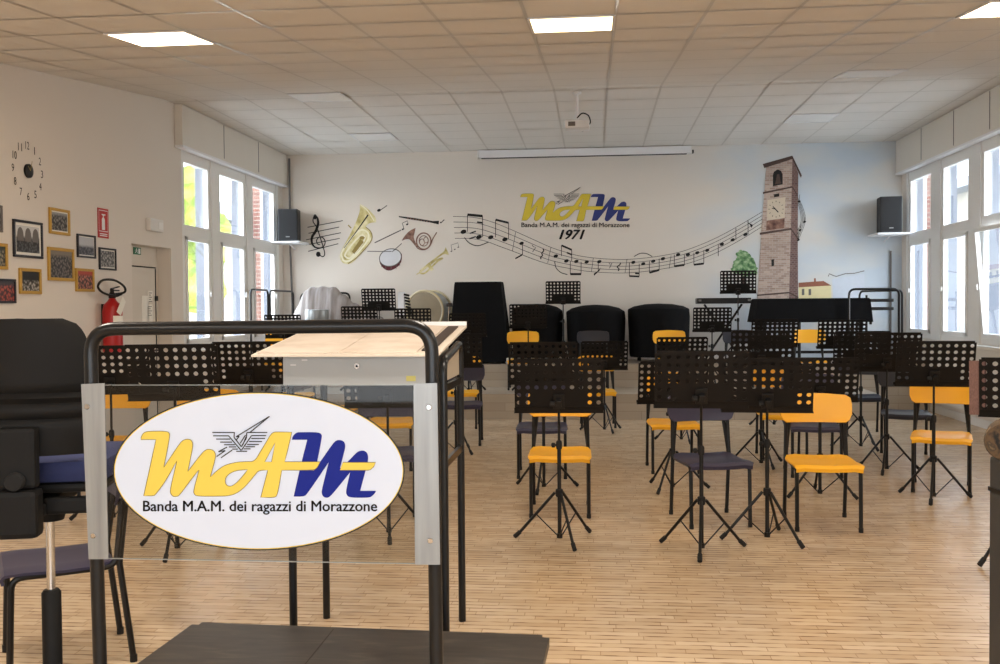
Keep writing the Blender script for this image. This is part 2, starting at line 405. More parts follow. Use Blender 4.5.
# metal grid of the suspended ceiling, 0.6 m modules
GX0 = .15
GYS = 6.71      # row phase of the sloping part
bm = nb()
def cbar(x0, y0, x1, y1, w=.024):
    z0, z1 = ceil_z(y0) - .004, ceil_z(y1) - .004
    if abs(x1 - x0) > abs(y1 - y0): a = Vector((0, w / 2, 0))
    else: a = Vector((w / 2, 0, 0))
    p, q = Vector((x0, y0, z0)), Vector((x1, y1, z1))
    zb = Vector((0, 0, SLOPE * w / 2)) if a.y and (y0 < YBEND) else Vector()
    bm.faces.new([bm.verts.new(t) for t in (p - a - zb, q - a - zb, q + a + zb, p + a + zb)])
k = -9
while True:
    x = GX0 + .6 * k; k += 1
    if x < XL + .02: continue
    if x > XR - .02: break
    cbar(x, YF, x, YBEND); cbar(x, YBEND, x, YB)
GY = [YB - .6 * j for j in range(1, 8) if YB - .6 * j > YBEND] + [GYS + .6 * j for j in range(-15, 8) if YF < GYS + .6 * j < YBEND - .05]
for y in GY:
    cbar(XL, y, XR, y)
struct('trim_1', bm, M['grid'])

WZ0, WZ1 = 1.0, 3.46
def side_wall(name, X, sgn, y0, y1, door=None):
    """wall with one tall window opening y0..y1 (and a door recess)"""
    bm = nb(); xa, xb = (X, X + sgn * .3)
    lo, hi = min(xa, xb), max(xa, xb)
    cuts = [YF - .3]
    def w(ya, yb, za, zb): box(bm, (lo, ya, za), (hi, yb, zb))
    start = YF - .3
    if door:
        d0, d1, dz = door
        w(start, d0, 0, ZC + .1); w(d0, d1, dz, ZC + .1); start = d1
    w(start, y0, 0, ZC + .1); w(y0, y1, 0, WZ0); w(y0, y1, WZ1, ZC + .1); w(y1, YB, 0, ZC + .1)
    return struct(name, bm, M['wall'])
DOOR = (10.27, 11.27, 2.22)
LW = (11.6, 15.3); RW = (11.2, 15.3)
side_wall('wall_left', XL, -1, *LW, door=DOOR)
side_wall('wall_right', XR, 1, *RW)
for nm, X, s, a in (('baseboard_left', XL, 1, YF), ('baseboard_right', XR, -1, YF)):
    bm = nb()
    for ya, yb in (((a, DOOR[0] - .02), (DOOR[1] + .02, YB)) if s > 0 else ((a, YB),)):
        box(bm, (min(X, X + s * .015), ya, 0), (max(X, X + s * .015), yb, .1))
    struct(nm, bm, M['trim'])
bm = nb(); box(bm, (XR - .06, RW[0], .15), (XR, YB - .2, .95), .01); box(bm, (XR - .14, RW[0] - .1, WZ0 - .05), (XR, YB - .1, WZ0 - .005), .008)
struct('trim_2', bm, M['box'])
bm = nb(); box(bm, (XL, LW[0] - .05, WZ0 - .05), (XL + .12, YB - .1, WZ0 - .005), .008); struct('trim_3', bm, M['box'])

def window(idx, X, s, y, zt0, zt1, zb0, zb1, tilt=None):
    """one bay: fixed light above, sash below; s = +1 into the room along x"""
    ya, yb = y
    bm = nb(); fw = .085
    xi, xo = X - s * .02, X - s * .085
    lo, hi = min(xi, xo), max(xi, xo)
    def bar(y0, y1, z0, z1): box(bm, (lo, y0, z0), (hi, y1, z1), .008)
    bar(ya - fw, yb + fw, zt1, WZ1); bar(ya - fw, yb + fw, zb1, zt0); bar(ya - fw, yb + fw, WZ0, zb0)
    for (a, b) in ((ya - fw, ya), (yb, yb + fw)):
        bar(a, b, zb0, zb1); bar(a, b, zt0, zt1)
    fr = struct('window_%d' % idx, bm, M['frame'])
    bm = nb(); box(bm, (X - s * .075, ya, zt0), (X - s * .07, yb, zt1)); obj('upper_pane', bm, M['glass'], fr)
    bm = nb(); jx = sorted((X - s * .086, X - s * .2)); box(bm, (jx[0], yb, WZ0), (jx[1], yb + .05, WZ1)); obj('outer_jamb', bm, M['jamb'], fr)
    # lower sash
    piv = Vector((X - s * .03, (ya + yb) / 2, zb0)); rot = Matrix.Rotation(s * math.radians(tilt), 3, 'Y') if tilt else None
    bm = nb(); sw = .05; sx = (X - s * .005, X - s * .06); l2, h2 = min(sx), max(sx)
    for (a, b, c, d) in ((ya, yb, zb0, zb0 + sw), (ya, yb, zb1 - sw, zb1), (ya, ya + sw, zb0, zb1), (yb - sw, yb, zb0, zb1)):
        box(bm, (l2, a, c), (h2, b, d), .006, rot, piv)
    sash = obj('sash', bm, M['frame'], fr)
    bm = nb(); box(bm, (X - s * .035, ya + sw, zb0 + sw), (X - s * .03, yb - sw, zb1 - sw), 0, rot, piv); obj('pane', bm, M['glass'], sash)
    hx = sorted((X + s * .0, X + s * .02)); bm = nb(); box(bm, (hx[0], yb - .035, 1.66), (hx[1], yb - .02, 1.73), .003, rot, piv); obj('window_handle', bm, M['frame'], sash)
    return fr
UP = (2.545, 3.31); LOW = (1.08, 2.40)
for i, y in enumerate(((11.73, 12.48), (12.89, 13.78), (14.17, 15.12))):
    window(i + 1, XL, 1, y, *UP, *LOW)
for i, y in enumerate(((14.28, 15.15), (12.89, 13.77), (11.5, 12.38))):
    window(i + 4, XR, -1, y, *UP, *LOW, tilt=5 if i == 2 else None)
# filler posts between bays
for nm, X, s, spans in (('trim_4', XL, 1, ((11.6, 11.645), (12.565, 12.805), (13.865, 14.085), (15.205, 15.3))),
                        ('trim_5', XR, -1, ((11.2, 11.415), (12.465, 12.805), (13.855, 14.195), (15.235, 15.3)))):
    bm = nb()
    for a, b in spans:
        box(bm, (min(X - s * .005, X - s * .085), a, WZ0), (max(X - s * .005, X - s * .085), b, WZ1))
    struct(nm, bm, M['frame'])
# roller shutter boxes above the windows
for nm, X, s, y0, y1, seams in (('trim_6', XL, 1, 11.42, YB - .02, (12.75, 14.1)), ('trim_7', XR, -1, 11.0, YB - .02, (14.3, 13.05, 11.9))):
    bm = nb(); lo, hi = sorted((X, X + s * .1)); box(bm, (lo, y0, 3.47), (hi, y1, ZC - .005), .01)
    o = struct(nm, bm, M['box'])
    bm = nb()
    for y in seams: lo, hi = sorted((X + s * .099, X + s * .103)); box(bm, (lo, y - .008, 3.5), (hi, y + .008, ZC - .02))
    obj('panel_joint', bm, M['greyink'], o)
    bm = nb(); lo, hi = sorted((X + s * .0, X + s * .108)); box(bm, (lo, y0, 3.44), (hi, y1, 3.47), .006); obj('lower_edge', bm, M['white'], o)

# recessed door in the left wall
XD = atY(157, 250, DOOR[1]).x
bm = nb(); box(bm, (XD - .3, DOOR[0] - .3, 0), (XD - .05, DOOR[1] + .3, DOOR[2] + .3)); struct('trim_8', bm, M['wall'])
bm = nb(); box(bm, (XD - .05, DOOR[0], 2.0), (XD, DOOR[1], DOOR[2])); box(bm, (XD - .05, DOOR[1] - .05, 0), (XD + .005, DOOR[1], 2.0)); box(bm, (XD - .05, DOOR[0], 0), (XD + .005, DOOR[0] + .04, 2.0)); struct('trim_9', bm, M['door'])
bm = nb(); box(bm, (XD - .045, DOOR[0] + .045, .01), (XD - .005, DOOR[1] - .055, 1.985), .004); dr = struct('door_1', bm, M['door'])
bm = nb(); tube(bm, [(XD - .01, DOOR[1] - .12, 1.02), (XD + .05, DOOR[1] - .12, 1.02), (XD + .05, DOOR[1] - .24, 1.02)], .011); obj('door_handle', bm, M['black'], dr)
bm = nb(); box(bm, (XD - .008, DOOR[1] - .056, .02), (XD + .004, DOOR[1] - .05, 1.98)); box(bm, (XD - .006, DOOR[0] + .04, 1.985), (XD + .003, DOOR[1] - .05, 1.998)); obj('door_gap', bm, M['black'], dr)
bm = nb(); box(bm, (XD, DOOR[1] - .085, 1.60), (XD + .02, DOOR[1] - .03, 1.66), .004); obj('hinge', bm, M['black'], dr)
for i, (y, z, w, h) in enumerate(((10.86, 1.3, .16, .36), (11.0, 1.3, .13, .26), (11.02, 1.6, .12, .12))):
    bm = nb(); box(bm, (XD - .005, y, z), (XD - .002, y + w, z + h))
    o = obj('notice_sheet', bm, M['paper']); tag(o, ['white paper notice taped low on the recessed door', 'smaller white notice beside the hinge edge of the door', 'top white notice sheet on the recessed door'][i], 'notice', 'paper notices on the door')
    if i != 0:
        bm = nb()
        for k in range(5): box(bm, (XD - .002, y + .02, z + h - .03 - k * .025), (XD - .0015, y + w - .02 - .03 * (k % 2), z + h - .022 - k * .025))
        obj('print_lines', bm, M['greyink'], o)

# two-level wooden podium along the back wall
bm = nb(); box(bm, (XL, YS1, 0), (3.65, YB, Z1)); box(bm, (XL, YS2, Z1), (XR, YB, Z2)); box(bm, (3.65, YS2, 0), (XR, YB, Z1))
bmesh.ops.recalc_face_normals(bm, faces=bm.faces)
for f in bm.faces: f.material_index = 1 if f.normal.z > .5 else 0
pod = obj('stage_platform', bm, [M['step'], M['steptop']])
pod['kind'] = 'structure'

# ------------------------------------------------------------------ lamps in the ceiling, other ceiling fittings
def ceil_at(u, v):
    d = ray(u, v); o = Vector((0, 0, EYE))
    t = (ZC - EYE) / d.z
    p = o + d * t
    if p.y >= YBEND: return p
    # sloped part: z = ZC - SLOPE*(YBEND - y)
    t = (ZC - SLOPE * YBEND - EYE) / (d.z - SLOPE * d.y)
    return o + d * t
def cell(u, v):
    p = ceil_at(u, v)
    x0 = GX0 + math.floor((p.x - GX0) / .6) * .6
    if p.y > YBEND: return x0, YB - .6 * math.ceil((YB - p.y) / .6)
    return x0, GYS + math.floor((p.y - GYS) / .6) * .6
def panel(u, v, label, m, group):
    x0, y0 = cell(u, v)
    root = thing('ceiling_light', label, 'ceiling light', (x0 + .3, y0 + .3, ceil_z(y0 + .3)), 0, group)
    def corner(dx, dy, dz): return Vector((dx, dy, ceil_z(y0 + .3 + dy) - ceil_z(y0 + .3) + dz))
    bm = nb()
    for (a, b, c, d) in ((-.3, -.3, .3, -.28), (-.3, .28, .3, .3), (-.3, -.28, -.28, .28), (.28, -.28, .3, .28)):
        p = [corner(a, b, -.012), corner(c, b, -.012), corner(c, d, -.012), corner(a, d, -.012)]
        q = [x + Vector((0, 0, .012)) for x in p]
        P = [bm.verts.new(x) for x in p]; Q = [bm.verts.new(x) for x in q]
        bm.faces.new(P); bm.faces.new(Q)
        for k in range(4): bm.faces.new((P[k], P[(k + 1) % 4], Q[(k + 1) % 4], Q[k]))
    obj('frame', bm, M['white'], root)
    bm = nb()
    p = [corner(-.28, -.28, -.009), corner(.28, -.28, -.009), corner(.28, .28, -.009), corner(-.28, .28, -.009)]
    bm.faces.new([bm.verts.new(x) for x in p]); obj('diffuser', bm, m, root)
    return root
lit = 'lit ceiling light panels'; off = 'unlit ceiling light panels'
panel(167, 40, 'bright white lit ceiling panel on the clock wall side', M['lit'], lit)
panel(571, 23, 'warm yellow lit ceiling panel in the middle of the ceiling', M['litwarm'], lit)
panel(1003, 6, 'lit ceiling panel cut by the top corner above the window wall', M['lit'], lit)
panel(307, 94, 'unlit ceiling panel in front of the speaker beside tall windows near the door', M['unlit'], off)
panel(868, 74, 'unlit ceiling panel nearest the lit corner panel on the window side', M['unlit'], off)
panel(804, 121, 'unlit ceiling panel above the painted bell tower', M['unlit'], off)
panel(372, 133, 'unlit ceiling panel above the painted tuba close to the back wall', M['unlit'], off)

# projector
pj = ceil_at(577, 92)
root = thing('projector', 'small white projector hanging on a pole from the ceiling', 'projector', (pj.x, pj.y, ceil_z(pj.y)))
bm = nb(); lathe(bm, [(.05, 0), (.05, -.02), (.016, -.03), (.016, -.34)], n=12); obj('ceiling_pole', bm, M['white'], root, smooth=True)
bm = nb(); box(bm, (-.14, -.13, -.43), (.14, .13, -.34), .015); obj('housing', bm, M['white'], root)
bm = nb(); lathe(bm, [(.04, .13), (.04, .16), (.03, .165)], (.06, 0, -.385), 16, 'Y'); obj('lens', bm, M['black'], root, smooth=True)
bm = nb(); box(bm, (-.1, -.132, -.41), (-.02, -.13, -.36)); obj('vent', bm, M['greyink'], root)
bm = nb(); tube(bm, spline([(.0, -.02, -.3), (.06, -.03, -.25), (.13, -.03, -.28), (.15, -.02, -.36), (.1, -.0, -.39)], 5), .008); obj('cable', bm, M['black'], root, smooth=True)

# projection screen case
a, b = atY(479.5, 152, YB), atY(690, 149, YB)
zc = atY(585, 152, YB - .1).z
root = thing('projection_screen', 'long white rolled-up projection screen case high on the back wall', 'projection screen', ((a.x + b.x) / 2, YB - .07, zc))
L = (b.x - a.x) / 2
bm = nb(); box(bm, (-L, -.06, -.06), (L, .068, .06), .012); obj('case', bm, M['white'], root)
bm = nb(); box(bm, (-L + .04, -.05, -.066), (L - .06, .03, -.058)); obj('slot', bm, M['black'], root)
bm = nb(); box(bm, (-L - .02, -.055, -.06), (-L, .06, .06), .005); obj('end_cap', bm, M['trim'], root)
bm = nb(); box(bm, (L, -.055, -.06), (L + .02, .06, .06), .005); obj('end_cap', bm, M['trim'], root)
bm = nb(); box(bm, (L + .02, -.02, -.05), (L + .05, .06, .0), .005); obj('switch', bm, M['black'], root)

# speakers on shelves
def speaker(u0, v0, u1, v1, Y, rz, lab1, lab2, us0, us1):
    p0, p1 = atY(u0, v0, Y), atY(u1, v1, Y); w, h = p1.x - p0.x, p0.z - p1.z
    cx, zb = (p0.x + p1.x) / 2, p1.z
    root = thing('loudspeaker', lab1, 'speaker', (cx, Y, zb), rz, 'wall loudspeakers')
    w *= .86
    bm = nb(); box(bm, (-w / 2, -.14, .004), (w / 2, .16, h), .012); obj('cabinet', bm, M['speaker'], root)
    bm = nb(); box(bm, (-w / 2 + .012, -.15, .03), (w / 2 - .012, -.141, h - .015), .003); g = obj('grille', bm, M['grille'], root)
    bm = nb(); box(bm, (-.03, -.153, .06), (.03, -.151, .075)); obj('badge', bm, M['alu'], g)
    s0, s1 = atY(us0, v1, Y).x, atY(us1, v1, Y).x
    sh = thing('speaker_shelf', lab2, 'shelf', ((s0 + s1) / 2, YB, zb - .032), 0, 'white speaker shelves')
    bm = nb(); box(bm, ((s0 - s1) / 2, Y - YB - .2, 0), ((s1 - s0) / 2, -.002, .03), .004); obj('board', bm, M['white'], sh)
    bm = nb(); tube(bm, [(0, Y - YB - .02, -.0), (0, -.02, -.07)], .01); obj('bracket', bm, M['white'], sh)
speaker(278, 210, 300.5, 241.5, 15.15, math.radians(8), 'dark grey loudspeaker on shelf beside the painted treble clef', 'small white wall shelf under the speaker by the treble clef', 275, 303)
speaker(877, 197.5, 902, 233, 15.15, math.radians(-6), 'dark grey loudspeaker on shelf beside the painted bell tower corner', 'small white wall shelf under the speaker beyond the bell tower', 874, 907)
for lab, pts in (('thin dark cable running down the corner beside the treble clef speaker', [(-4.86, 15.44, 3.9), (-4.86, 15.44, 2.4), (-4.84, 15.44, 1.6), (-4.84, 15.44, .70)]),
                 ('thin grey cable running down below the bell tower speaker', [(4.47, 15.47, 2.3), (4.47, 15.47, 1.5), (4.47, 15.47, .70)])):
    bm = nb(); tube(bm, pts, .016, 6); tag(obj('wall_cable', bm, M['greyink']), lab, 'cable')

# ------------------------------------------------------------------ mural on the back wall
def wmap(off=.004):
    return lambda u, v: Vector(atY(u, v, YB - off))
W1, W2, W3, W4 = wmap(.003), wmap(.005), wmap(.007), wmap(.009)
def mural(name, label, cat='wall painting'):
    return thing(name, label, cat, (0, 0, 0), 0, 'mural on the back wall')
def zoom(x0, y0, s):
    return lambda p: (x0 + p[0] / s, y0 + p[1] / s)
def note_head(bm, x, y, mp, r=2.6, ang=-.35):
    fill(bm, [ell(x, y, r, r * .68, 14, ang)], mp)

# treble clef with five lines
root = mural('painted_treble_clef', 'black treble clef on five short staff lines painted beside the speaker')
Z = zoom(300, 195, 8.3)
bm = nb()
for a, b in (((62, 268), (355, 213)), ((70, 318), (325, 266)), ((50, 372), (340, 313)), ((48, 415), (330, 360)), ((68, 468), (318, 404))):
    stroke(bm, [Z(a), Z(b)], .75, W1)
flatobj('staff_line', bm, M['wallink'], root)
bm = nb()
c = spline([(150, 480), (165, 500), (190, 512), (205, 490), (195, 440), (170, 360), (140, 270), (110, 225), (112, 190), (126, 172), (145, 195), (150, 240), (130, 300), (102, 345), (98, 390), (120, 430), (165, 440), (200, 420), (208, 385), (190, 355), (160, 350), (138, 375), (145, 405), (165, 412)], 6)
stroke(bm, [Z(p) for p in c], lambda t: 1.0 + 1.6 * math.sin(PI * min(1, max(0, (t - .3) / .45))) ** 2, W2)
fill(bm, [[Z(p) for p in ell(152, 492, 19, 22, 16)]], W2)
fill(bm, [[Z(p) for p in ell(125, 182, 14, 22, 14)]], W2)
flatobj('clef', bm, M['wallink'], root)

# tuba
root = mural('painted_tuba', 'large gold tuba painted upright on the back wall')
bm = nb()
out = [(500, 75), (520, 85), (560, 110), (605, 155), (632, 195), (630, 228), (605, 228), (570, 235), (545, 262), (585, 300), (598, 340), (588, 390), (550, 440), (490, 510), (440, 560), (395, 578), (355, 565), (332, 535), (328, 500), (345, 455), (395, 365), (440, 280), (475, 200), (498, 130), (496, 90)]
fill(bm, [[Z(p) for p in chaikin(out, 2)]], W1); flatobj('horn_body', bm, M['brass'], root)
bm = nb()
stroke(bm, [Z(p) for p in spline([(350, 520), (345, 480), (400, 390), (470, 310), (520, 290), (560, 310), (570, 350), (545, 400), (470, 490), (410, 545), (365, 545), (350, 520)], 6)], 1.7, W2)
stroke(bm, [Z(p) for p in spline([(385, 520), (375, 490), (440, 400), (500, 340), (530, 340), (535, 370), (490, 440), (420, 520), (385, 520)], 5)], 1.7, W2)
stroke(bm, [Z(p) for p in spline([(500, 80), (560, 130), (615, 215)], 5)], 1.0, W2)
flatobj('highlight', bm, M['brasslight'], root)
bm = nb()
fill(bm, [[Z(p) for p in ((430, 470), (450, 490), (530, 390), (500, 365))]], W3)
fill(bm, [[Z(p) for p in ell(515, 355, 22, 14, 12)]], W3)
stroke(bm, [Z(p) for p in spline([(545, 265), (590, 310), (588, 385), (480, 510), (400, 570)], 6)], .8, W3)
stroke(bm, [Z((400, 250)), Z((425, 275))], 1.2, W3)
flatobj('valve', bm, M['brassdark'], root)
bm = nb(); stroke(bm, [Z((365, 440)), Z((470, 300)), Z((565, 165))], lambda t: .5 + .9 * t, W3); flatobj('shade_line', bm, M['wallink'], root)

def small_notes(name, label, items, col='wallink'):
    root = mural(name, label)
    bm = nb()
    for (x, y), (sx, sy), r in items:
        note_head(bm, x, y, W1, r * 1.25); stroke(bm, [(x + r * .8, y), (sx, sy)], .7, W1)
    flatobj('note', bm, M[col], root)
    return root
small_notes('painted_note', 'single small painted note beside the tuba bell', [((379, 210.3), (387, 205.5), 1.6)])
# flute with a pair of notes
Z = zoom(365, 205, 8.855)
root = mural('painted_flute', 'thin grey flute painted above the drum with two notes')
bm = nb(); stroke(bm, [Z((85, 335)), Z((320, 222))], 1.0, W1); flatobj('flute_tube', bm, M['greyink'], root)
bm = nb(); stroke(bm, [Z((200, 280)), Z((300, 232))], .5, W2); flatobj('key_row', bm, M['wallink'], root)
bm = nb()
for x, y in ((335, 215), (373, 172)): note_head(bm, *Z((x, y)), W1, 1.2)
stroke(bm, [Z((345, 212)), Z((330, 160)), Z((375, 140)), Z((382, 170))], .6, W1); flatobj('note', bm, M['wallink'], root)
# clarinet
root = mural('painted_clarinet', 'dark clarinet painted above the horn with one note at its bell')
bm = nb(); fill(bm, [[Z(p) for p in ((298, 98), (302, 108), (400, 128), (590, 158), (652, 172), (655, 140), (600, 142), (420, 112))]], W1); flatobj('clarinet_tube', bm, M['wallink'], root)
bm = nb()
for k in range(9): fill(bm, [[Z(p) for p in ell(380 + k * 24, 117 + k * 4.2, 8, 5, 8)]], W2)
flatobj('key', bm, M['copper'], root)
bm = nb(); note_head(bm, *Z((672, 155)), W1, 1.0); stroke(bm, [Z((680, 150)), Z((702, 130))], .8, W1); flatobj('note', bm, M['wallink'], root)
# drum
root = mural('snare_drum_picture', 'maroon snare drum with white skin and two sticks painted on the wall')
bm = nb(); fill(bm, [[Z(p) for p in chaikin([(125, 480), (135, 440), (325, 430), (328, 480), (310, 530), (260, 570), (205, 585), (160, 560), (132, 520)], 2)]], W1); flatobj('drum_shell', bm, M['maroon'], root)
bm = nb(); fill(bm, [[Z(p) for p in ell(225, 465, 98, 76, 36, -.25)]], W2); flatobj('drum_skin', bm, M['drumskin'], root)
bm = nb(); stroke(bm, [Z(p) for p in ell(225, 465, 98, 76, 40, -.25)], .8, W3, True)
for t in (.5, 1.0, 1.5, 2.0, 2.5):
    x, y = 225 + 96 * math.cos(t), 470 + 78 * math.sin(t); stroke(bm, [Z((x, y)), Z((x - 2, y + 34))], .5, W3)
flatobj('drum_rim', bm, M['greyink'], root)
bm = nb(); stroke(bm, [Z((20, 410)), Z((235, 412))], .7, W4); flatobj('drumstick', bm, M['greyink'], root)
bm = nb(); stroke(bm, [Z((240, 415)), Z((325, 340))], .7, W4); flatobj('drumstick', bm, M['greyink'], root)
# french horn
root = mural('painted_french_horn', 'round coiled copper french horn painted in the middle of the instruments')
bm = nb(); fill(bm, [[Z(p) for p in chaikin([(325, 318), (345, 280), (390, 230), (448, 202), (440, 240), (430, 280), (440, 320), (470, 370), (455, 375), (415, 325), (390, 300), (350, 305)], 1)]], W1); flatobj('bell', bm, M['copper'], root)
bm = nb()
stroke(bm, [Z(p) for p in ell(520, 320, 64, 72, 36)], 1.3, W2, True)
stroke(bm, [Z(p) for p in ell(520, 318, 40, 46, 28)], .8, W2, True)
stroke(bm, [Z(p) for p in ell(505, 330, 22, 30, 20)], .7, W2, True); stroke(bm, [Z(p) for p in ell(540, 310, 20, 26, 20)], .7, W2, True)
stroke(bm, [Z(p) for p in spline([(435, 330), (470, 385), (530, 395), (575, 360), (600, 300), (635, 242)], 6)], 1.0, W2)
flatobj('coil', bm, M['copper'], root)
# trumpet
root = mural('painted_trumpet', 'slanting gold trumpet painted low on the wall with three notes')
bm = nb()
fill(bm, [[Z(p) for p in chaikin([(712, 372), (725, 395), (745, 440), (735, 442), (700, 430), (650, 465), (560, 535), (555, 520), (640, 455), (695, 415), (708, 395)], 1)]], W1)
stroke(bm, [Z(p) for p in spline([(690, 470), (640, 500), (580, 560), (530, 602), (495, 605), (490, 585), (530, 550), (600, 500), (685, 470)], 6)], 1.7, W1)
stroke(bm, [Z((455, 615)), Z((500, 590)), Z((640, 480))], .9, W1)
fill(bm, [[Z(p) for p in ((545, 530), (585, 585), (610, 570), (570, 512))]], W2)
flatobj('trumpet_tube', bm, M['brass'], root)
bm = nb()
for x, y in ((765, 410), (795, 393), (826, 374)): note_head(bm, *Z((x, y)), W1, .9)
stroke(bm, [Z((770, 408)), Z((762, 355)), Z((822, 335)), Z((830, 372))], .5, W1); flatobj('note', bm, M['greyink'], root)

# long waving staff with notes
root = mural('painted_staff', 'long waving five-line music staff with notes painted across the back wall')
tops = [(453, 216.5), (470, 217), (482, 219), (495, 223), (512, 230), (530, 238), (550, 247), (565, 252), (580, 256), (600, 258.5), (622, 259.5), (640, 258.5), (660, 256), (680, 252), (700, 245), (720, 236), (740, 225), (762, 212)]
bots = [(455, 238.5), (470, 238.5), (485, 241), (500, 246.5), (515, 252), (533, 259), (550, 264.5), (567, 268), (585, 271), (603, 272.5), (622, 273), (640, 272), (662, 269), (684, 264.5), (704, 258), (722, 250), (742, 239), (763, 226)]
T, B = spline(tops, 5), spline(bots, 5)
for k in range(5):
    bm = nb(); f = k / 4
    stroke(bm, [(a[0] * (1 - f) + b[0] * f, a[1] * (1 - f) + b[1] * f) for a, b in zip(T, B)], .45, W1)
    flatobj('staff_line', bm, M['wallink'], root)
for k in range(4):
    bm = nb(); f = k / 3
    stroke(bm, spline([(796, 195 + f * 3), (803 - f * 3, 208 + f * 2), (805 - f * 4, 222), (798 - f * 2, 240 - f * 6), (794.5, 243 - f * 6)], 6), .38, W1)
    flatobj('staff_line', bm, M['wallink'], root)
def beam(n1, s1, n2, s2, w=1.5, r=2.5, extra=None):
    bm = nb()
    for n, s in ((n1, s1), (n2, s2)):
        note_head(bm, *n, W2, r); stroke(bm, [(s[0], n[1]), s], .65, W2)
    stroke(bm, [s1, s2], w * 1.15, W2)
    if extra: stroke(bm, list(extra), 1.6, W2)
    flatobj('note', bm, M['wallink'], root)
Q = zoom(450, 205, 8.3)
beam(Q((112, 222)), Q((145, 80)), Q((240, 266)), Q((270, 92)), 2.2, 3, (Q((225, 142)), Q((270, 148))))
beam(Q((338, 268)), Q((378, 122)), Q((456, 286)), Q((486, 148)), 1.8, 2.8)
beam(Q((878, 424)), Q((925, 335)), Q((966, 464)), Q((1010, 372)), 1.6, 2.4, (Q((970, 395)), Q((1010, 412))))
Q2 = zoom(550, 210, 7.143)
beam(Q2((188, 367)), Q2((145, 458)), Q2((262, 371)), Q2((222, 458)), 1.9, 2.3)
beam(Q2((595, 374)), Q2((567, 472)), Q2((666, 384)), Q2((637, 475)), 1.5, 2.2, (Q2((608, 453)), Q2((637, 454))))
beam(Q2((737, 366)), Q2((710, 448)), Q2((807, 348)), Q2((780, 428)), 1.8, 2.3)
beam(Q2((915, 319)), Q2((888, 402)), Q2((985, 318)), Q2((960, 392)), 1.8, 2.3)
Q3 = zoom(660, 150, 4.428)
beam(Q3((165, 455)), Q3((150, 508)), Q3((209, 444)), Q3((194, 503)), 1.7, 2.2)
for n, s in ((Q((594, 318)), Q((602, 410))), (Q2((352, 369)), Q2((345, 440))), (Q3((274, 417)), Q3((258, 470))), (Q3((322, 398)), Q3((336, 345))), (Q3((378, 374)), Q3((390, 312)))):
    bm = nb(); note_head(bm, *n, W2, 2.3); stroke(bm, [(s[0], n[1]), s], .65, W2)
    flatobj('note', bm, M['wallink'], root)
bm = nb(); fill(bm, [[Q(p) for p in ((606, 400), (598, 420), (545, 450), (540, 440), (590, 412))]], W2); flatobj('note_flag', bm, M['wallink'], root)
bm = nb(); fill(bm, [[Q2(p) for p in ((362, 410), (355, 432), (315, 470), (312, 455), (345, 432))]], W2); flatobj('note_flag', bm, M['wallink'], root)
bm = nb(); fill(bm, [[Q3(p) for p in ((388, 312), (392, 322), (412, 332), (405, 345), (398, 330), (388, 324))]], W2); flatobj('note_flag', bm, M['wallink'], root)
for pts in ([Q(p) for p in ((120, 270), (160, 315), (230, 338), (320, 308))], [Q(p) for p in ((868, 465), (880, 520), (920, 560), (975, 578))], [Q2(p) for p in ((600, 332), (645, 310), (690, 312), (730, 332))]):
    bm = nb(); stroke(bm, spline(pts, 8), .8, W2); flatobj('slur', bm, M['wallink'], root)
for x in (545, 838):
    bm = nb(); stroke(bm, [Q((x, 225 if x < 600 else 350)), Q((x - 27, 380 if x < 600 else 480))], .45, W2); flatobj('bar_line', bm, M['wallink'], root)
for x, a, b in ((310, 340, 440), (550, 350, 450), (865, 325, 420)):
    bm = nb(); stroke(bm, [Q2((x, a)), Q2((x - 14, b))], .45, W2); flatobj('bar_line', bm, M['wallink'], root)
for pts in ([Q(p) for p in ((772, 365), (778, 380), (762, 400), (768, 420), (752, 432), (756, 450))], [Q2(p) for p in ((505, 375), (498, 392), (480, 405), (492, 420), (488, 436))]):
    bm = nb(); stroke(bm, spline(pts, 4), 1.1, W2); flatobj('rest', bm, M['wallink'], root)
for pts in ([Q(p) for p in ((680, 330), (690, 345), (712, 352), (685, 390))], [Q2(p) for p in ((422, 378), (428, 390), (442, 380), (425, 415))]):
    bm = nb(); stroke(bm, pts, .6, W2); flatobj('rest', bm, M['wallink'], root)
for c in (Q3((640, 318)), Q3((620, 355)), Q3((612, 398)), Q3((616, 228))):
    bm = nb(); note_head(bm, *c, W2, 1.6); stroke(bm, [c, (c[0] + .6, c[1] - 7)], .4, W2); flatobj('note', bm, M['wallink'], root)
bm = nb(); stroke(bm, [Q((165, 236)), Q((215, 218))], 1.3, W2); stroke(bm, [Q((160, 280)), Q((215, 262))], 1.3, W2); flatobj('accidental', bm, M['wallink'], root)

# ------------------------------------------------------------------ the band's logo (used on the wall and on the sign)
Za, Zb, Zc = zoom(130, 405, 6.99), zoom(250, 405, 6.99), zoom(200, 405, 11.45)
Y_OUT = [Za(p) for p in ((75, 242), (80, 215), (100, 190), (135, 183), (255, 183), (275, 195), (278, 215), (258, 330), (236, 435), (270, 385), (340, 280), (365, 250), (395, 237), (425, 242), (440, 265), (436, 310), (404, 464), (430, 430), (500, 340), (530, 312), (560, 308), (590, 322), (600, 350), (590, 400), (562, 502), (600, 465), (660, 420), (740, 400), (810, 395))] \
      + [Zb(p) for p in ((32, 395), (70, 330), (110, 265), (145, 205), (165, 190), (190, 188), (292, 190), (270, 290), (242, 397), (492, 397), (468, 440), (446, 456), (222, 456), (192, 630), (172, 648), (75, 646), (124, 456), (60, 456), (30, 495), (0, 532))] \
      + [Za(p) for p in ((800, 575), (760, 608), (710, 632), (640, 638), (470, 638), (448, 625), (443, 600), (482, 454), (420, 530), (345, 632), (328, 640), (300, 640), (283, 620), (280, 590), (327, 392), (250, 530), (176, 630), (160, 635), (95, 635), (138, 440), (181, 242))]
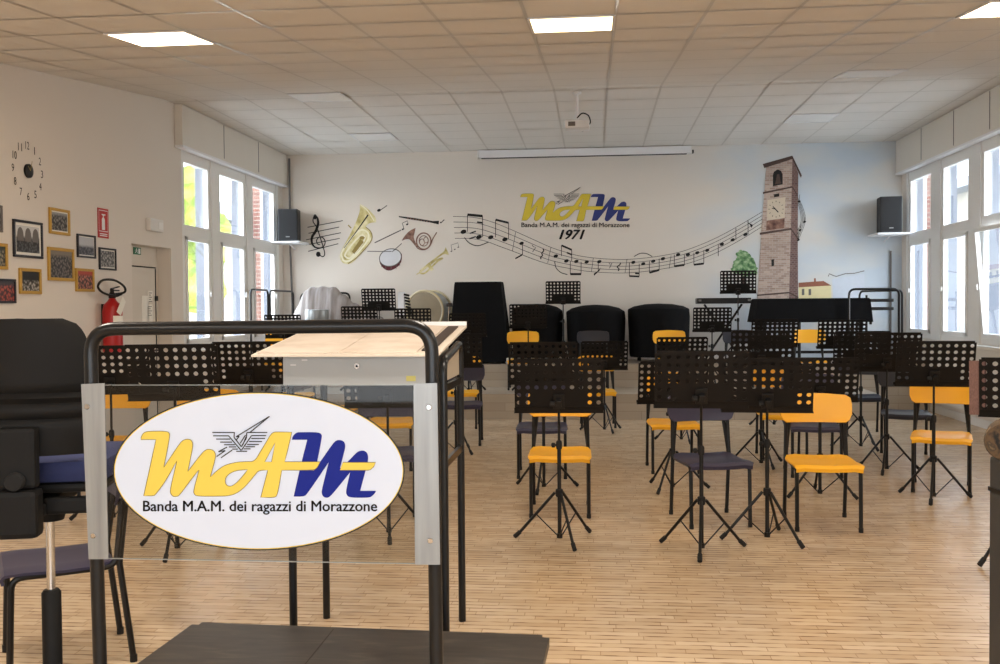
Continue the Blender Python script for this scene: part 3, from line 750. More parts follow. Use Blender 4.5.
Y_H1 = [Za(p) for p in ((665, 530), (670, 505), (700, 475), (750, 456), (822, 452), (790, 495), (745, 545), (710, 568), (685, 568), (668, 550))]
Y_H2 = [Zb(p) for p in ((103, 397), (176, 263), (150, 397))]
BLUE = [Zb(p) for p in ((292, 243), (300, 215), (325, 192), (350, 190), (480, 190), (500, 205), (503, 225), (464, 425), (475, 420), (575, 275), (600, 248), (630, 243), (658, 255), (668, 285), (655, 340), (630, 440), (640, 438), (700, 380), (745, 330), (775, 318), (805, 320), (825, 345), (826, 390), (805, 470), (770, 600), (880, 600), (875, 615), (850, 640), (830, 648), (700, 648), (675, 630), (670, 600), (700, 470), (640, 545), (570, 630), (545, 650), (515, 645), (500, 620), (502, 590), (550, 400), (480, 505), (400, 620), (380, 640), (305, 640), (350, 440), (400, 243))]
BAR2 = [Zb(p) for p in ((650, 401), (878, 401), (866, 430), (842, 452), (825, 456), (628, 456))]
BAR1 = [Zb(p) for p in ((225, 397), (492, 397), (468, 440), (446, 456), (215, 456))]
FEATH = [((140, 315), (398, 315)), ((150, 353), (330, 353)), ((185, 390), (345, 390)), ((230, 425), (368, 425)), ((275, 455), (400, 455)), ((330, 480), (415, 480)), ((370, 505), (432, 505)),
         ((535, 315), (770, 315)), ((590, 350), (757, 350)), ((588, 383), (745, 383)), ((562, 418), (710, 418)), ((540, 452), (675, 452)), ((520, 478), (630, 478)), ((500, 502), (578, 502)), ((415, 530), (540, 530)),
         ((325, 350), (470, 520)), ((590, 350), (475, 518)), ((392, 315), (390, 372)), ((390, 372), (474, 478)), ((535, 318), (530, 380)), ((530, 380), (474, 478)),
         ((412, 365), (795, 130)), ((570, 315), (795, 130)), ((412, 365), (450, 358)), ((450, 358), (415, 400)), ((460, 438), (520, 345)), ((492, 452), (528, 365)),
         ((310, 482), (210, 535)), ((210, 535), (290, 522)), ((290, 522), (190, 590)), ((370, 515), (240, 605))]
def logo(parent, mp, my, mb, mi, ow=.6, prefix=''):
    """mp(layer) -> function that puts sign-drawing coordinates on the surface"""
    yo = chaikin(Y_OUT, 2); h1 = chaikin(Y_H1, 2)
    bm = nb(); fill(bm, [yo, h1, Y_H2], mp(1)); y = flatobj('yellow_letter', bm, my, parent)
    bo = chaikin(BLUE, 2)
    bm = nb(); fill(bm, [bo], mp(2)); flatobj('blue_letter', bm, mb, parent)
    bm = nb(); fill(bm, [BAR2], mp(3)); fill(bm, [BAR1], mp(3)); flatobj('yellow_crossbar', bm, my, parent)
    bm = nb(); stroke(bm, yo, ow, mp(4), True); stroke(bm, h1, ow, mp(4), True); stroke(bm, Y_H2, ow, mp(4), True); stroke(bm, BAR2, ow, mp(4), True)
    flatobj('letter_outline', bm, M['ochre'], y)
    bm = nb()
    for a, b in FEATH: stroke(bm, [Zc(a), Zc(b)], 1.05, mp(4))
    flatobj('winged_emblem', bm, mi, parent)
root = mural('painted_band_logo', 'yellow and blue band logo with winged emblem and year painted on the wall', 'logo')
def wl(layer):
    mp = wmap(.002 + .0015 * layer)
    return lambda x, y: mp(520.5 + (x - 141) * .4665, 193.4 + (y - 431) * .418)
logo(root, wl, M['paintyellow'], M['paintblue'], M['wallink'], .5)
flatobj('lettering', text_bm('Banda M.A.M. dei ragazzi di Morazzone', (521.5, 222.6, 629.5, 228.6), W2, .0008), M['wallink'], root)
flatobj('year_lettering', text_bm('1971', (559.5, 229.8, 584.5, 239.2), W2, .022, .35), M['wallink'], root)

# bell tower, tree and houses
Z = zoom(660, 150, 4.428)
root = mural('painted_bell_tower', 'tall stone bell tower with clock painted on the back wall')
bm = nb(); fill(bm, [[Z(p) for p in ((428, 700), (448, 372), (470, 75), (586, 38), (580, 352), (570, 700))]], W2); flatobj('front_face', bm, M['stone'], root)
bm = nb(); fill(bm, [[Z(p) for p in ((586, 38), (612, 100), (610, 405), (612, 700), (570, 700), (580, 352))]], W2); flatobj('shaded_side', bm, M['stonedark'], root)
for q in (((455, 62), (586, 25), (628, 112), (624, 124), (586, 40), (462, 80)), ((456, 186), (586, 160), (610, 200), (610, 206), (585, 167), (456, 195)),
          ((442, 366), (580, 345), (613, 392), (612, 400), (580, 354), (442, 376)), ((430, 640), (572, 628), (613, 650), (613, 656), (572, 635), (430, 647))):
    bm = nb(); fill(bm, [[Z(p) for p in q]], W3); flatobj('cornice', bm, M['cornice'], root)
bm = nb(); fill(bm, [[Z(p) for p in [(500, 160), (500, 110), (505, 96), (520, 86), (536, 92), (543, 108), (543, 152)]]], W3)
fill(bm, [[Z(p) for p in ((505, 196), (528, 192), (528, 206), (505, 209))]], W3); fill(bm, [[Z(p) for p in ((493, 486), (505, 483), (505, 512), (494, 516))]], W3)
flatobj('belfry_opening', bm, M['wallink'], root)
bm = nb(); fill(bm, [[Z(p) for p in ((518, 108), (528, 106), (534, 140), (538, 148), (508, 152), (512, 142))]], W4); flatobj('bell', bm, M['cornice'], root)
bm = nb(); fill(bm, [[Z(p) for p in ((476, 222), (556, 208), (552, 300), (473, 312))]], W3); fill(bm, [[Z(p) for p in ell(514, 262, 36, 40, 30)]], W4); cf = flatobj('clock_face', bm, mat('painted clock beige', (214, 200, 180), .8), root)
bm = nb(); mp5 = wmap(.011)
stroke(bm, [Z((500, 250)), Z((524, 276))], 1.0, mp5); stroke(bm, [Z((514, 262)), Z((496, 258))], .8, mp5)
for k in range(12):
    t = k * PI / 6; stroke(bm, [Z((514 + 28 * math.cos(t), 262 + 31 * math.sin(t))), Z((514 + 34 * math.cos(t), 262 + 38 * math.sin(t)))], .5, mp5)
flatobj('clock_hand', bm, M['wallink'], cf)
bm = nb(); fill(bm, [[Z(p) for p in ((472, 314), (552, 302), (550, 346), (470, 356))]], W3); flatobj('brick_patch', bm, M['copper'], root)
root = mural('tree_picture', 'green leafy tree painted beside the foot of the tower')
bm = nb()
for x, y, r in ((372, 480, 32), (350, 505, 28), (395, 505, 30), (340, 525, 24), (405, 530, 28), (372, 525, 36), (360, 465, 22)):
    pts = ell(x, y, r, r, 22); pts = [(a + random.uniform(-4, 4), b + random.uniform(-4, 4)) for a, b in pts]
    fill(bm, [[Z(p) for p in pts]], lambda u, v, k=random.uniform(.003, .006): atY(u, v, YB - k))
flatobj('leafy_crown', bm, M['leafpaint'], root)
bm = nb(); fill(bm, [[Z(p) for p in ((366, 545), (380, 545), (384, 610), (362, 610))]], W1); flatobj('trunk', bm, M['cornice'], root)
root = mural('painted_house', 'cream house with red roof painted beyond the tower')
bm = nb(); fill(bm, [[Z(p) for p in ((614, 605), (756, 598), (760, 690), (614, 690))]], W1); flatobj('house_wall', bm, M['cream'], root)
bm = nb(); fill(bm, [[Z(p) for p in ((614, 588), (724, 580), (758, 600), (614, 608))]], W2); fill(bm, [[Z(p) for p in ((682, 568), (690, 568), (690, 584), (682, 584))]], W2); flatobj('house_roof', bm, M['roofpaint'], root)
for x in (628, 658):
    bm = nb(); fill(bm, [[Z(p) for p in ((x, 616), (x + 11, 615), (x + 11, 642), (x, 643))]], W2); flatobj('house_window', bm, M['greyink'], root)
root = mural('painted_wall_ruin', 'pale blue outlined wall painted faintly at the edge of the mural')
bm = nb(); fill(bm, [[Z(p) for p in ((762, 572), (905, 548), (905, 690), (768, 690))]], W1); flatobj('pale_wall', bm, mat('painted pale blue', (206, 214, 226), .85), root)
bm = nb(); stroke(bm, [Z(p) for p in ((745, 560), (750, 548), (768, 556), (780, 560), (820, 548), (860, 546), (905, 535))], .8, W2); flatobj('wall_edge', bm, M['greyink'], root)

# ------------------------------------------------------------------ things on the left wall
def lw(u, v): return atX(u, v, XL)
def picture(u0, v0, u1, v1, label, fm, pm, mount=0.0, bw=.022):
    pc = lw((u0 + u1) / 2, (v0 + v1) / 2); ya, yb = lw(u0, v0).y, lw(u1, v1).y
    um = (u0 + u1) / 2; slope = (306 - pc.z) * 0
    za, zb = lw(u0, v0).z, lw(u0 + .001, v1).z
    # heights at the picture's middle
    h = (v1 - v0); w = yb - ya
    hh = w * 0
    zt, zb = lw(um, v0 + (v1 - v0) * .03).z, lw(um, v1 - (v1 - v0) * .03).z
    root = thing('framed_photograph', label, 'picture', (XL, (ya + yb) / 2, (zt + zb) / 2), 0, 'framed photographs on the clock wall')
    W, H = w / 2, (zt - zb) / 2
    bm = nb()
    box(bm, (.001, -W, H - bw), (.022, W, H), .004); box(bm, (.001, -W, -H), (.022, W, -H + bw), .004)
    box(bm, (.001, -W, -H + bw), (.022, -W + bw, H - bw), .004); box(bm, (.001, W - bw, -H + bw), (.022, W, H - bw), .004)
    obj('frame', bm, fm, root)
    if mount:
        bm = nb(); box(bm, (.002, -W + bw, -H + bw), (.009, W - bw, H - bw)); obj('mount', bm, M['paper'], root)
    k = bw + mount
    bm = nb(); box(bm, (.003, -W + k, -H + k), (.011, W - k, H - k)); ph = obj('photo_print', bm, pm, root)
    return root, ph, W - k, H - k
def crowd(name, top, mid, dark, split=.1):
    """a little group-photograph: pale top band, speckled crowd below"""
    m, nt, b = base_mat(name)
    tc = N(nt, 'ShaderNodeTexCoord'); sep = N(nt, 'ShaderNodeSeparateXYZ'); nt.links.new(tc.outputs['Object'], sep.inputs[0])
    vo = N(nt, 'ShaderNodeTexVoronoi'); vo.inputs['Scale'].default_value = 34; nt.links.new(tc.outputs['Object'], vo.inputs['Vector'])
    cr = N(nt, 'ShaderNodeValToRGB'); e = cr.color_ramp.elements; e[0].position, e[0].color = .25, rgb(*mid); e[1].position, e[1].color = .6, rgb(*dark)
    nt.links.new(vo.outputs['Distance'], cr.inputs[0])
    sc = N(nt, 'ShaderNodeMath', operation='MULTIPLY'); sc.inputs[1].default_value = 1.0
    mr = N(nt, 'ShaderNodeMapRange'); mr.inputs['From Min'].default_value = split - .015; mr.inputs['From Max'].default_value = split + .015
    nt.links.new(sep.outputs['Z'], mr.inputs['Value'])
    mx = N(nt, 'ShaderNodeMix', data_type='RGBA'); mx.inputs[7].default_value = rgb(*top)
    nt.links.new(mr.outputs[0], mx.inputs[0]); nt.links.new(cr.outputs[0], mx.inputs[6]); nt.links.new(mx.outputs[2], b.inputs['Base Color'])
    b.inputs['Roughness'].default_value = .35
    return m
r_, ph, W, H = picture(11.7, 219.8, 41.5, 259, 'large dark framed black-and-white group photo under three arches', M['darkframe'], crowd('photo arches', (196, 196, 196), (90, 90, 92), (30, 30, 34), .02), .025)
for k in range(3):
    bm = nb(); c = (-W + (2 * k + 1) * W / 3)
    fill(bm, [[(c + W * .27 * math.cos(t), H * .25 + H * .62 * math.sin(t)) for t in [PI * j / 10 for j in range(11)]] + [(c - W * .27, -.02), (c + W * .27, -.02)]], lambda y, z: Vector((.0115, y, z)))
    flatobj('photo_arch', bm, M['greyink'], ph)
picture(48, 208, 68.6, 235.5, 'gold framed photo of a group, highest of the pictures', M['gold'], crowd('photo b', (150, 150, 150), (130, 125, 120), (24, 24, 24), .06), .012, .026)
picture(46.6, 247, 73, 282, 'largest gold framed photo of a crowd before a building', M['gold'], crowd('photo c', (126, 116, 104), (120, 112, 108), (30, 32, 38), .08), 0, .03)
picture(76, 234, 94.5, 258.6, 'dark framed photo of a pale street below the red fire sign', M['darkframe'], crowd('photo d', (184, 186, 190), (110, 112, 122), (54, 56, 66), .0), .01, .018)
picture(98, 247.5, 115, 270.7, 'dark framed photo directly under the red fire sign', M['darkframe'], crowd('photo e', (150, 148, 148), (160, 158, 156), (60, 60, 64), .2), .012, .018)
picture(74.5, 268, 93, 292.4, 'gold framed photo of people in red beside the extinguisher', M['gold'], crowd('photo f', (176, 60, 44), (190, 120, 100), (60, 36, 40), .05), 0, .026)
picture(18, 267.7, 40, 294.8, 'gold framed photo with a black sky and bright centre', M['gold'], crowd('photo g', (14, 12, 12), (180, 176, 170), (40, 34, 22), .0), 0, .028)
picture(-7, 278, 14.5, 304, 'dark framed photo of people in red at the wall edge', M['darkframe'], crowd('photo h', (60, 60, 66), (180, 84, 70), (60, 36, 40), .05), 0, .02)
picture(-14, 242, 6.3, 270, 'gold framed photo cut by the edge above the red dark-framed one', M['gold'], crowd('photo i', (50, 60, 50), (150, 140, 120), (40, 44, 36), .05), 0, .028)
picture(-22, 203, 1.0, 232, 'grey framed picture barely showing beside the clock', M['greyink'], crowd('photo j', (150, 150, 150), (120, 120, 120), (60, 60, 60), .05), 0, .02)

# numeral clock
c = lw(27.5, 171)
root = thing('wall_clock', 'frameless wall clock of separate black numerals around a black hub', 'clock', (XL, c.y, c.z))
bm = nb(); lathe(bm, [(.062, .001), (.062, .02), (.05, .026)], (0, 0, 0), 24, 'X'); obj('hub', bm, M['black'], root, smooth=True)
for k in range(12):
    a = 2 * PI * (k + 1) / 12; cy, cz = .225 * math.sin(a), .225 * math.cos(a)
    w = .006 if k == 0 else .018 if k + 1 < 10 else .03
    bm = text_bm(str(k + 1), (-w, -.034, w, .034), lambda x, y: Vector((.003, cy + x, cz - y)), .0)
    flatobj('numeral', bm, M['wallink'], root)
bm = nb(); stroke(bm, [(0, 0), (.03, .09)], .008, lambda y, z: Vector((.028, y, z))); flatobj('hour_hand', bm, M['brassdark'], root)
bm = nb(); stroke(bm, [(0, 0), (-.035, .04)], .006, lambda y, z: Vector((.029, y, z))); flatobj('minute_hand', bm, M['brassdark'], root)

# fire extinguisher sign, emergency lamp, exit sign
def wall_rect(u0, v0, u1, v1, X=None):
    X = X or XL; um = (u0 + u1) / 2
    a, b = atX(u0, v0, X), atX(u1, v1, X); return (a.y + b.y) / 2, (atX(um, v0, X).z + atX(um, v1, X).z) / 2, (b.y - a.y) / 2, (atX(um, v0, X).z - atX(um, v1, X).z) / 2
y, z, W, H = wall_rect(97, 208.5, 108.3, 238)
root = thing('fire_extinguisher_sign', 'red rectangular extinguisher sign high on the clock wall', 'sign', (XL, y, z))
bm = nb(); box(bm, (.001, -W, -H), (.006, W, H), .001); obj('plate', bm, M['redsign'], root)
S = lambda yy, zz: Vector((.0075, yy * W, zz * H))
bm = nb(); stroke(bm, [(-.8, -.55), (.8, -.55), (.8, .85), (-.8, .85)], .06, S, True)
fill(bm, [[(-.28, -.45), (.28, -.45), (.28, .25), (.15, .38), (-.15, .38), (-.28, .25)]], S); fill(bm, [[(-.08, .38), (.08, .38), (.08, .5), (.4, .55), (.4, .62), (-.3, .62), (-.3, .55), (-.08, .5)]], S)
flatobj('pictogram', bm, M['white'], root)
bm = nb()
for k in range(2): fill(bm, [[(-.7, -.7 - k * .12), (.7, -.7 - k * .12), (.7, -.76 - k * .12), (-.7, -.76 - k * .12)]], S)
flatobj('print_lines', bm, M['white'], root)
y, z, W, H = wall_rect(145.5, 219, 159, 231.5)
root = thing('emergency_wall_lamp', 'white plastic emergency lamp above the recessed door', 'lamp', (XL, y, z))
bm = nb(); box(bm, (.001, -W, -H), (.06, W, H), .012); obj('housing', bm, M['trim'], root)
bm = nb(); box(bm, (.058, W * .2, -H * .6), (.064, W * .85, H * .5), .003); obj('lens', bm, M['unlit'], root)
y, z, W, H = wall_rect(133, 247.5, 140.5, 254.5, XD)
root = thing('exit_sign', 'small green exit sign over the recessed door', 'sign', (XD, y, z))
bm = nb(); box(bm, (.001, -W, -H), (.006, W, H)); obj('plate', bm, M['green'], root)
S2 = lambda yy, zz: Vector((.0075, yy * W, zz * H))
bm = nb(); fill(bm, [[(.25, -.75), (.8, -.75), (.8, .75), (.25, .75)]], S2); fill(bm, [ell(-.2, .55, .16, .16, 10)], S2); stroke(bm, [(-.2, .4), (-.3, -.1), (-.6, -.6)], .16, S2); stroke(bm, [(-.3, -.1), (0, -.3), (-.05, -.7)], .14, S2); stroke(bm, [(-.65, .1), (-.25, .3), (.1, .05)], .12, S2)
flatobj('pictogram', bm, M['white'], root)

# fire extinguisher
p = atX(112.5, 316, XL + .11); ye = p.y
root = thing('fire_extinguisher', 'red fire extinguisher with black hose hung on the clock wall', 'fire extinguisher', (XL + .11, ye, 1.06))
bm = nb(); lathe(bm, [(.07, 0), (.094, .015), (.098, .05), (.098, .42), (.085, .49), (.045, .53), (.03, .56)], n=24); obj('cylinder', bm, M['red'], root, smooth=True)
bm = nb(); lathe(bm, [(.035, .56), (.035, .6), (.02, .62), (.02, .65)], n=14); obj('valve', bm, M['black'], root, smooth=True)
bm = nb(); box(bm, (-.012, -.02, .63), (.012, .14, .645), .004); box(bm, (-.012, -.02, .66), (.012, .15, .672), .004, Matrix.Rotation(.15, 3, 'X')); obj('handle', bm, M['black'], root)
bm = nb(); tube(bm, spline([(0, .03, .60), (.03, .2, .62), (.03, .2, .68), (.03, .0, .74), (.03, -.24, .735), (.03, -.34, .67), (.03, -.24, .61), (.04, -.02, .58), (.05, .1, .6)], 6), .012); obj('hose', bm, M['black'], root, smooth=True)
bm = nb(); lathe(bm, [(.0992, .24), (.0992, .38)], n=24)
for f in [f for f in bm.faces if len(f.verts) > 4]: bm.faces.remove(f)
for f in [f for f in bm.faces if not (-1.1 < math.atan2(f.calc_center_median().y, f.calc_center_median().x) < .7)]: bm.faces.remove(f)
obj('label_plate', bm, M['paper'], root)
bm = nb(); fill(bm, [[(-.12, .42), (.02, .58), (.08, .52), (-.03, .38)]], lambda yy, zz: Vector((.104, yy, zz))); obj('paper_tag', bm, M['paper'], root)
bm = nb(); box(bm, (-.108, -.02, .3), (-.08, .02, .5)); obj('wall_mount', bm, M['black'], root)

# ------------------------------------------------------------------ music stands
DW, DH = .56, .365
def desk_mesh():
    bm = nb(); nc, cw = 10, DW / 10; rows = [True] * 6; rh = .0515; ztop = DH - .012
    zs = [ztop - rh * i for i in range(7)]
    th = .0035
    def quad(x0, z0, x1, z1): bm.faces.new([bm.verts.new((x, 0, z)) for x, z in ((x0, z0), (x1, z0), (x1, z1), (x0, z1))])
    for r in range(6):
        for c in range(nc):
            x0, x1, z1, z0 = -DW / 2 + c * cw, -DW / 2 + (c + 1) * cw, zs[r], zs[r + 1]
            hole = r < 4 or c < 2 or c > 7
            if not hole: quad(x0, z0, x1, z1); continue
            cx, cz, rr = (x0 + x1) / 2, (z0 + z1) / 2, .0148
            outer = [(x1, cz), (x1, z1), (cx, z1), (x0, z1), (x0, cz), (x0, z0), (cx, z0), (x1, z0)]
            O = [bm.verts.new((x, 0, z)) for x, z in outer]
            I = [bm.verts.new((cx + rr * math.cos(k * PI / 4), 0, cz + rr * math.sin(k * PI / 4))) for k in range(8)]
            for k in range(8): bm.faces.new((O[k], O[(k + 1) % 8], I[(k + 1) % 8], I[k]))
    quad(-DW / 2 + .012, zs[0], DW / 2 - .012, DH); quad(-DW / 2, 0, DW / 2, zs[6])
    bmesh.ops.remove_doubles(bm, verts=bm.verts, dist=1e-5)
    bmesh.ops.recalc_face_normals(bm, faces=bm.faces)
    bmesh.ops.solidify(bm, geom=bm.faces[:], thickness=th)
    box(bm, (-DW / 2 - .006, 0, -.003), (DW / 2 + .006, .05, .001)); box(bm, (-DW / 2 - .006, .047, -.003), (DW / 2 + .006, .05, .016))
    return bm
TILT = math.radians(16)
def tilt_bm(bm, z):
    R = Matrix.Rotation(TILT, 3, 'X')
    for v in bm.verts: v.co = R @ v.co + Vector((0, 0, z))
    return bm
H0 = 1.18     # desk top height of the standard stand
def make_stand(top, name_loc=(0, 0, 0)):
    root = thing('music_stand', '', 'music stand', name_loc)
    zb = top - DH * math.cos(TILT)
    obj('desk', tilt_bm(desk_mesh(), zb), M['stand'], root)
    bm = nb(); box(bm, (-.035, -.016, .03), (.035, -.004, .13), .003); box(bm, (-.018, -.05, .055), (.018, -.014, .1), .005)
    br = obj('desk_bracket', tilt_bm(bm, zb), M['black'], root)
    bm = nb(); lathe(bm, [(.014, -.018), (.018, -.014), (.018, .012), (.012, .016)], (-.04, -.035, .075), 10, 'X'); obj('tilt_knob', tilt_bm(bm, zb), M['rubber'], br)
    py, pz = -.035, zb + .07
    bm = nb(); tube(bm, [(0, 0, .56), (0, 0, pz - .03), (0, -.03, pz + .02)], .0085, 8); obj('upper_pole', bm, M['black'], root, smooth=True)
    bm = nb(); tube(bm, [(0, 0, .03), (0, 0, .62)], .0132, 10); lathe(bm, [(.019, .02), (.019, .05)], n=10); obj('lower_pole', bm, M['black'], root, smooth=True)
    bm = nb(); lathe(bm, [(.017, .59), (.019, .6), (.019, .635), (.014, .645)], n=12); cl = obj('collar', bm, M['rubber'], root, smooth=True)
    bm = nb(); lathe(bm, [(.006, -.05), (.016, -.046), (.016, -.028), (.006, -.024), (.006, -.012)], (0, 0, .615), 8, 'X'); obj('height_knob', bm, M['rubber'], cl)
    bm = nb(); lathe(bm, [(.02, .285), (.024, .29), (.024, .33), (.018, .335)], n=12); obj('hub', bm, M['rubber'], root, smooth=True)
    for k in range(3):
        a = 2 * PI * k / 3 - PI / 2; d = Vector((math.cos(a), math.sin(a), 0))
        bm = nb()
        tube(bm, [d * .03 + Vector((0, 0, .31)), d * .285 + Vector((0, 0, .018))], .0098, 8)
        mid = d * .155 + Vector((0, 0, .165)); s = d.cross(Vector((0, 0, 1))) * .006
        tube(bm, [mid + s, d * .016 + Vector((0, 0, .035)) + s], .0045, 6)
        lg = obj('leg', bm, M['black'], root, smooth=True)
        bm = nb(); tube(bm, [d * .262 + Vector((0, 0, .045)), d * .298 + Vector((0, 0, .012))], .0145, 8); obj('rubber_foot', bm, M['rubber'], lg, smooth=True)
    return root
_protos = {}
def raise_stand(root, dz):
    for ch in root.children:
        n = ch.name.split('.')[0]
        if n in ('desk', 'desk_bracket'): ch.location.z += dz
        elif n == 'upper_pole': ch.location.z += dz
proto_stand = None
STANDS = []
def stand(u, vtop, where, zb, rz, label, group, spin=0.0, dyaw=None):
    """where: floor line seen at photo row (int > 400) or depth Y of the stand"""
    global proto_stand
    Y = atZ(u, where, 0).y if where > 100 else where
    p = atY(u, vtop, Y - .09); top = p.z - zb
    loc = (atY(u, vtop, Y).x, Y, zb)
    if proto_stand is None:
        proto_stand = make_stand(H0); r = proto_stand
        r.location = loc; r.rotation_euler = (0, 0, math.radians(rz)); r['label'] = label; r['group'] = group
    else:
        r = dup(proto_stand, loc, math.radians(rz), label, group)
        for ch in r.children:
            n = ch.name.split('.')[0]
            ch.location = (0, 0, 0); ch.rotation_euler = (0, 0, 0)
    dz = top - H0
    for ch in r.children:
        n = ch.name.split('.')[0]
        if n in ('desk', 'desk_bracket', 'upper_pole'): ch.location = (0, 0, dz)
        if n in ('leg',): ch.rotation_euler = (0, 0, math.radians(spin))
        if zb > 0 and n == 'desk': ch.scale = (.9, 1, .93); ch.location.z = dz + (top - .09) * .07 + .018
    STANDS.append(r); return r
gf, gl, gu = 'black perforated music stands on the hall floor', 'black perforated music stands on the low step', 'black perforated music stands on the top step'
stand(558.5, 358.5, 541, 0, 2, 'black music stand in the centre in front of the lone yellow chair facing the sign', gf, 18)
stand(701, 351, 551, 0, -2, 'black music stand directly in front of the large violet chair', gf, -6)
stand(767, 358, 540, 0, -4, 'black music stand in front of the closest yellow chair, overlapping the violet chair stand', gf, 40)
stand(672, 361.5, 489, 0, 3, 'black music stand peeking out behind the violet chair stand, before the lone yellow seat', gf, -30)
stand(761, 330.5, 465, 0, -3, 'black music stand second in the line behind the violet chair towards the piano cover', gf, 15)
stand(681, 337, 441, 0, 4, 'black music stand just below the covered drum on the tower side', gf, 10)
stand(774, 319, 426, 0, -2, 'black music stand before the step, below the black-covered marimba', gf, 20)
stand(841, 319.7, 428, 0, -3, 'black music stand before the step, below the end of the marimba cover', gf, -20)
stand(820, 357.5, 496, 0, -5, 'black music stand right behind the closest yellow chair', gf, 60)
stand(861, 331, 448, 0, -6, 'black music stand in front of the small navy chair near the window aisle', gf, 25)
stand(887, 332.5, 471, 0, -8, 'black music stand between the small navy chair and the yellow window-side chair', gf, -15)
stand(934, 341, 499, 0, -8, 'black music stand in front of the yellow chair nearest the windows', gf, -14)
stand(1020, 358, 562, 0, -22, 'black music stand holding a brown folder, cut by the picture edge at the window side', gf, -42)
stand(604, 341, 431, 0, 4, 'black music stand before the step, below the middle covered drum', gf, 15)
stand(543, 342, 489, 0, 2, 'black music stand behind the lone central yellow chair', gf, -10)
stand(387, 355, 535, 0, 8, 'black music stand half hidden behind the grey lectern box', gf, 5)
stand(110, 345.5, 520, 0, 14, 'black music stand beside the swivel stool back, under the extinguisher', gf, 25)
stand(174, 344.2, 551, 0, 10, 'largest-looking black music stand behind the clear sign', gf, 0)
stand(249, 341.5, 496, 0, 9, 'black music stand behind the open score corner of the lectern', gf, 20)
stand(455, 334, 452, 0, 6, 'black music stand behind the lectern rear posts', gf, 35)
stand(283.5, 315, 13.3, Z1, 8, 'black music stand on the low step by the tall windows', gl, 10)
stand(360, 307, 13.45, Z1, 6, 'black music stand on the low step in front of the dust sheet', gl, 20)
stand(413, 309, 13.4, Z1, 7, 'black music stand on the low step before the round bass drum', gl, 0)
stand(468, 313.5, 13.4, Z1, 4, 'black music stand on the low step before the tall black covered case', gl, 12)
stand(528, 305, 13.35, Z1, 3, 'black music stand on the low step beside the tall case, before a yellow chair', gl, -10)
stand(712, 308, 13.35, Z1, -3, 'black music stand on the low step under the keyboard', gl, 10)
stand(379, 289, 14.4, Z2, 5, 'tall black music stand on the top step beside the dust sheet', gu, 0)
stand(563, 282, 14.36, Z2, 2, 'tall black music stand in front of the covered drums, under the painted year', gu, 15)
stand(738, 272, 14.42, Z2, -7, 'tall black music stand in front of the painted bell tower', gu, 50)

# ------------------------------------------------------------------ chairs
def make_chair(m, label):
    root = thing('stacking_chair', label, 'chair')
    # seat: a shallow shell with a rolled front lip
    bm = nb(); nx, prof = 8, [(-.235, .405), (-.243, .43), (-.225, .45), (-.15, .452), (0, .444), (.13, .446), (.185, .46)]
    rows = []
    for y, z in prof:
        row = []
        for i in range(nx + 1):
            t = -1 + 2 * i / nx; w = .225 - (.012 if y < -.23 else 0) - (.02 if y > .15 else 0)
            row.append(bm.verts.new((w * t, y, z - .010 * (1 - t * t) + (-.012 if abs(t) == 1 else 0))))
        rows.append(row)
    for a, b in zip(rows, rows[1:]):
        for i in range(nx): bm.faces.new((a[i], a[i + 1], b[i + 1], b[i]))
    bmesh.ops.recalc_face_normals(bm, faces=bm.faces); bmesh.ops.solidify(bm, geom=bm.faces[:], thickness=.012)
    obj('seat', bm, m, root, smooth=True)
    bm = nb(); rows = []
    for z, w, dy in ((.672, .200, 0), (.690, .228, .004), (.735, .246, .008), (.800, .246, .014), (.845, .238, .024), (.872, .205, .032)):
        row = []
        for i in range(11):
            t = -1 + 2 * i / 10
            row.append(bm.verts.new((w * t, .238 + dy - .035 * t * t, z - (.006 * t * t if z > .86 else 0))))
        rows.append(row)
    for a, b in zip(rows, rows[1:]):
        for i in range(10): bm.faces.new((a[i], a[i + 1], b[i + 1], b[i]))
    bmesh.ops.recalc_face_normals(bm, faces=bm.faces); bmesh.ops.solidify(bm, geom=bm.faces[:], thickness=.012)
    obj('backrest', bm, m, root, smooth=True)
    for s in (-1, 1):
        x = .204 * s
        bm = nb(); tube(bm, fillet([(x, -.212, .012), (x, -.20, .418), (x, .2, .418), (x * .98, .228, .70)], .05), .0135, 8); lg = obj('leg', bm, M['black'], root, smooth=True)
        bm = nb(); lathe(bm, [(.0155, 0), (.0155, .03)], (x, -.212, 0), 8); obj('foot_cap', bm, M['rubber'], lg)
        x2 = .206 * s
        bm = nb(); tube(bm, [(x2, .262, .012), (x2, .212, .43), (x2 * .80, .256, .78)], .0135, 8); lg = obj('leg', bm, M['black'], root, smooth=True)
        bm = nb(); lathe(bm, [(.0155, 0), (.0155, .03)], (x2, .262, 0), 8); obj('foot_cap', bm, M['rubber'], lg)
    bm = nb(); tube(bm, [(-.19, -.05, .414), (.19, -.05, .414)], .009, 6); obj('stretcher', bm, M['black'], root)
    return root
CP = {}
def chair(color, u, where, zb, rz, label, group, v=None):
    """where > 100: photo row of the front feet on the floor; else depth of the chair's middle"""
    if where > 100:
        p = atZ(u, where, 0); loc = Vector((p.x, p.y, 0)); c, s = math.cos(math.radians(rz)), math.sin(math.radians(rz))
        loc += Vector((-s * .212, c * .212, 0))
    else:
        p = atY(u, 420, where); loc = Vector((p.x, where, zb))
    if color not in CP:
        r = CP[color] = make_chair(M[color], label); r.location = loc; r.rotation_euler = (0, 0, math.radians(rz)); r['group'] = group
    else:
        r = dup(CP[color], loc, math.radians(rz), label, group)
    if zb > 0: r.scale = (.93, .93, .93)
    return r
gy, gb = 'yellow plastic stacking chairs', 'blue plastic stacking chairs'
chair('yellow', 829, 532, 0, -1, 'closest yellow chair, standing clear at the window side of the violet one', gy)
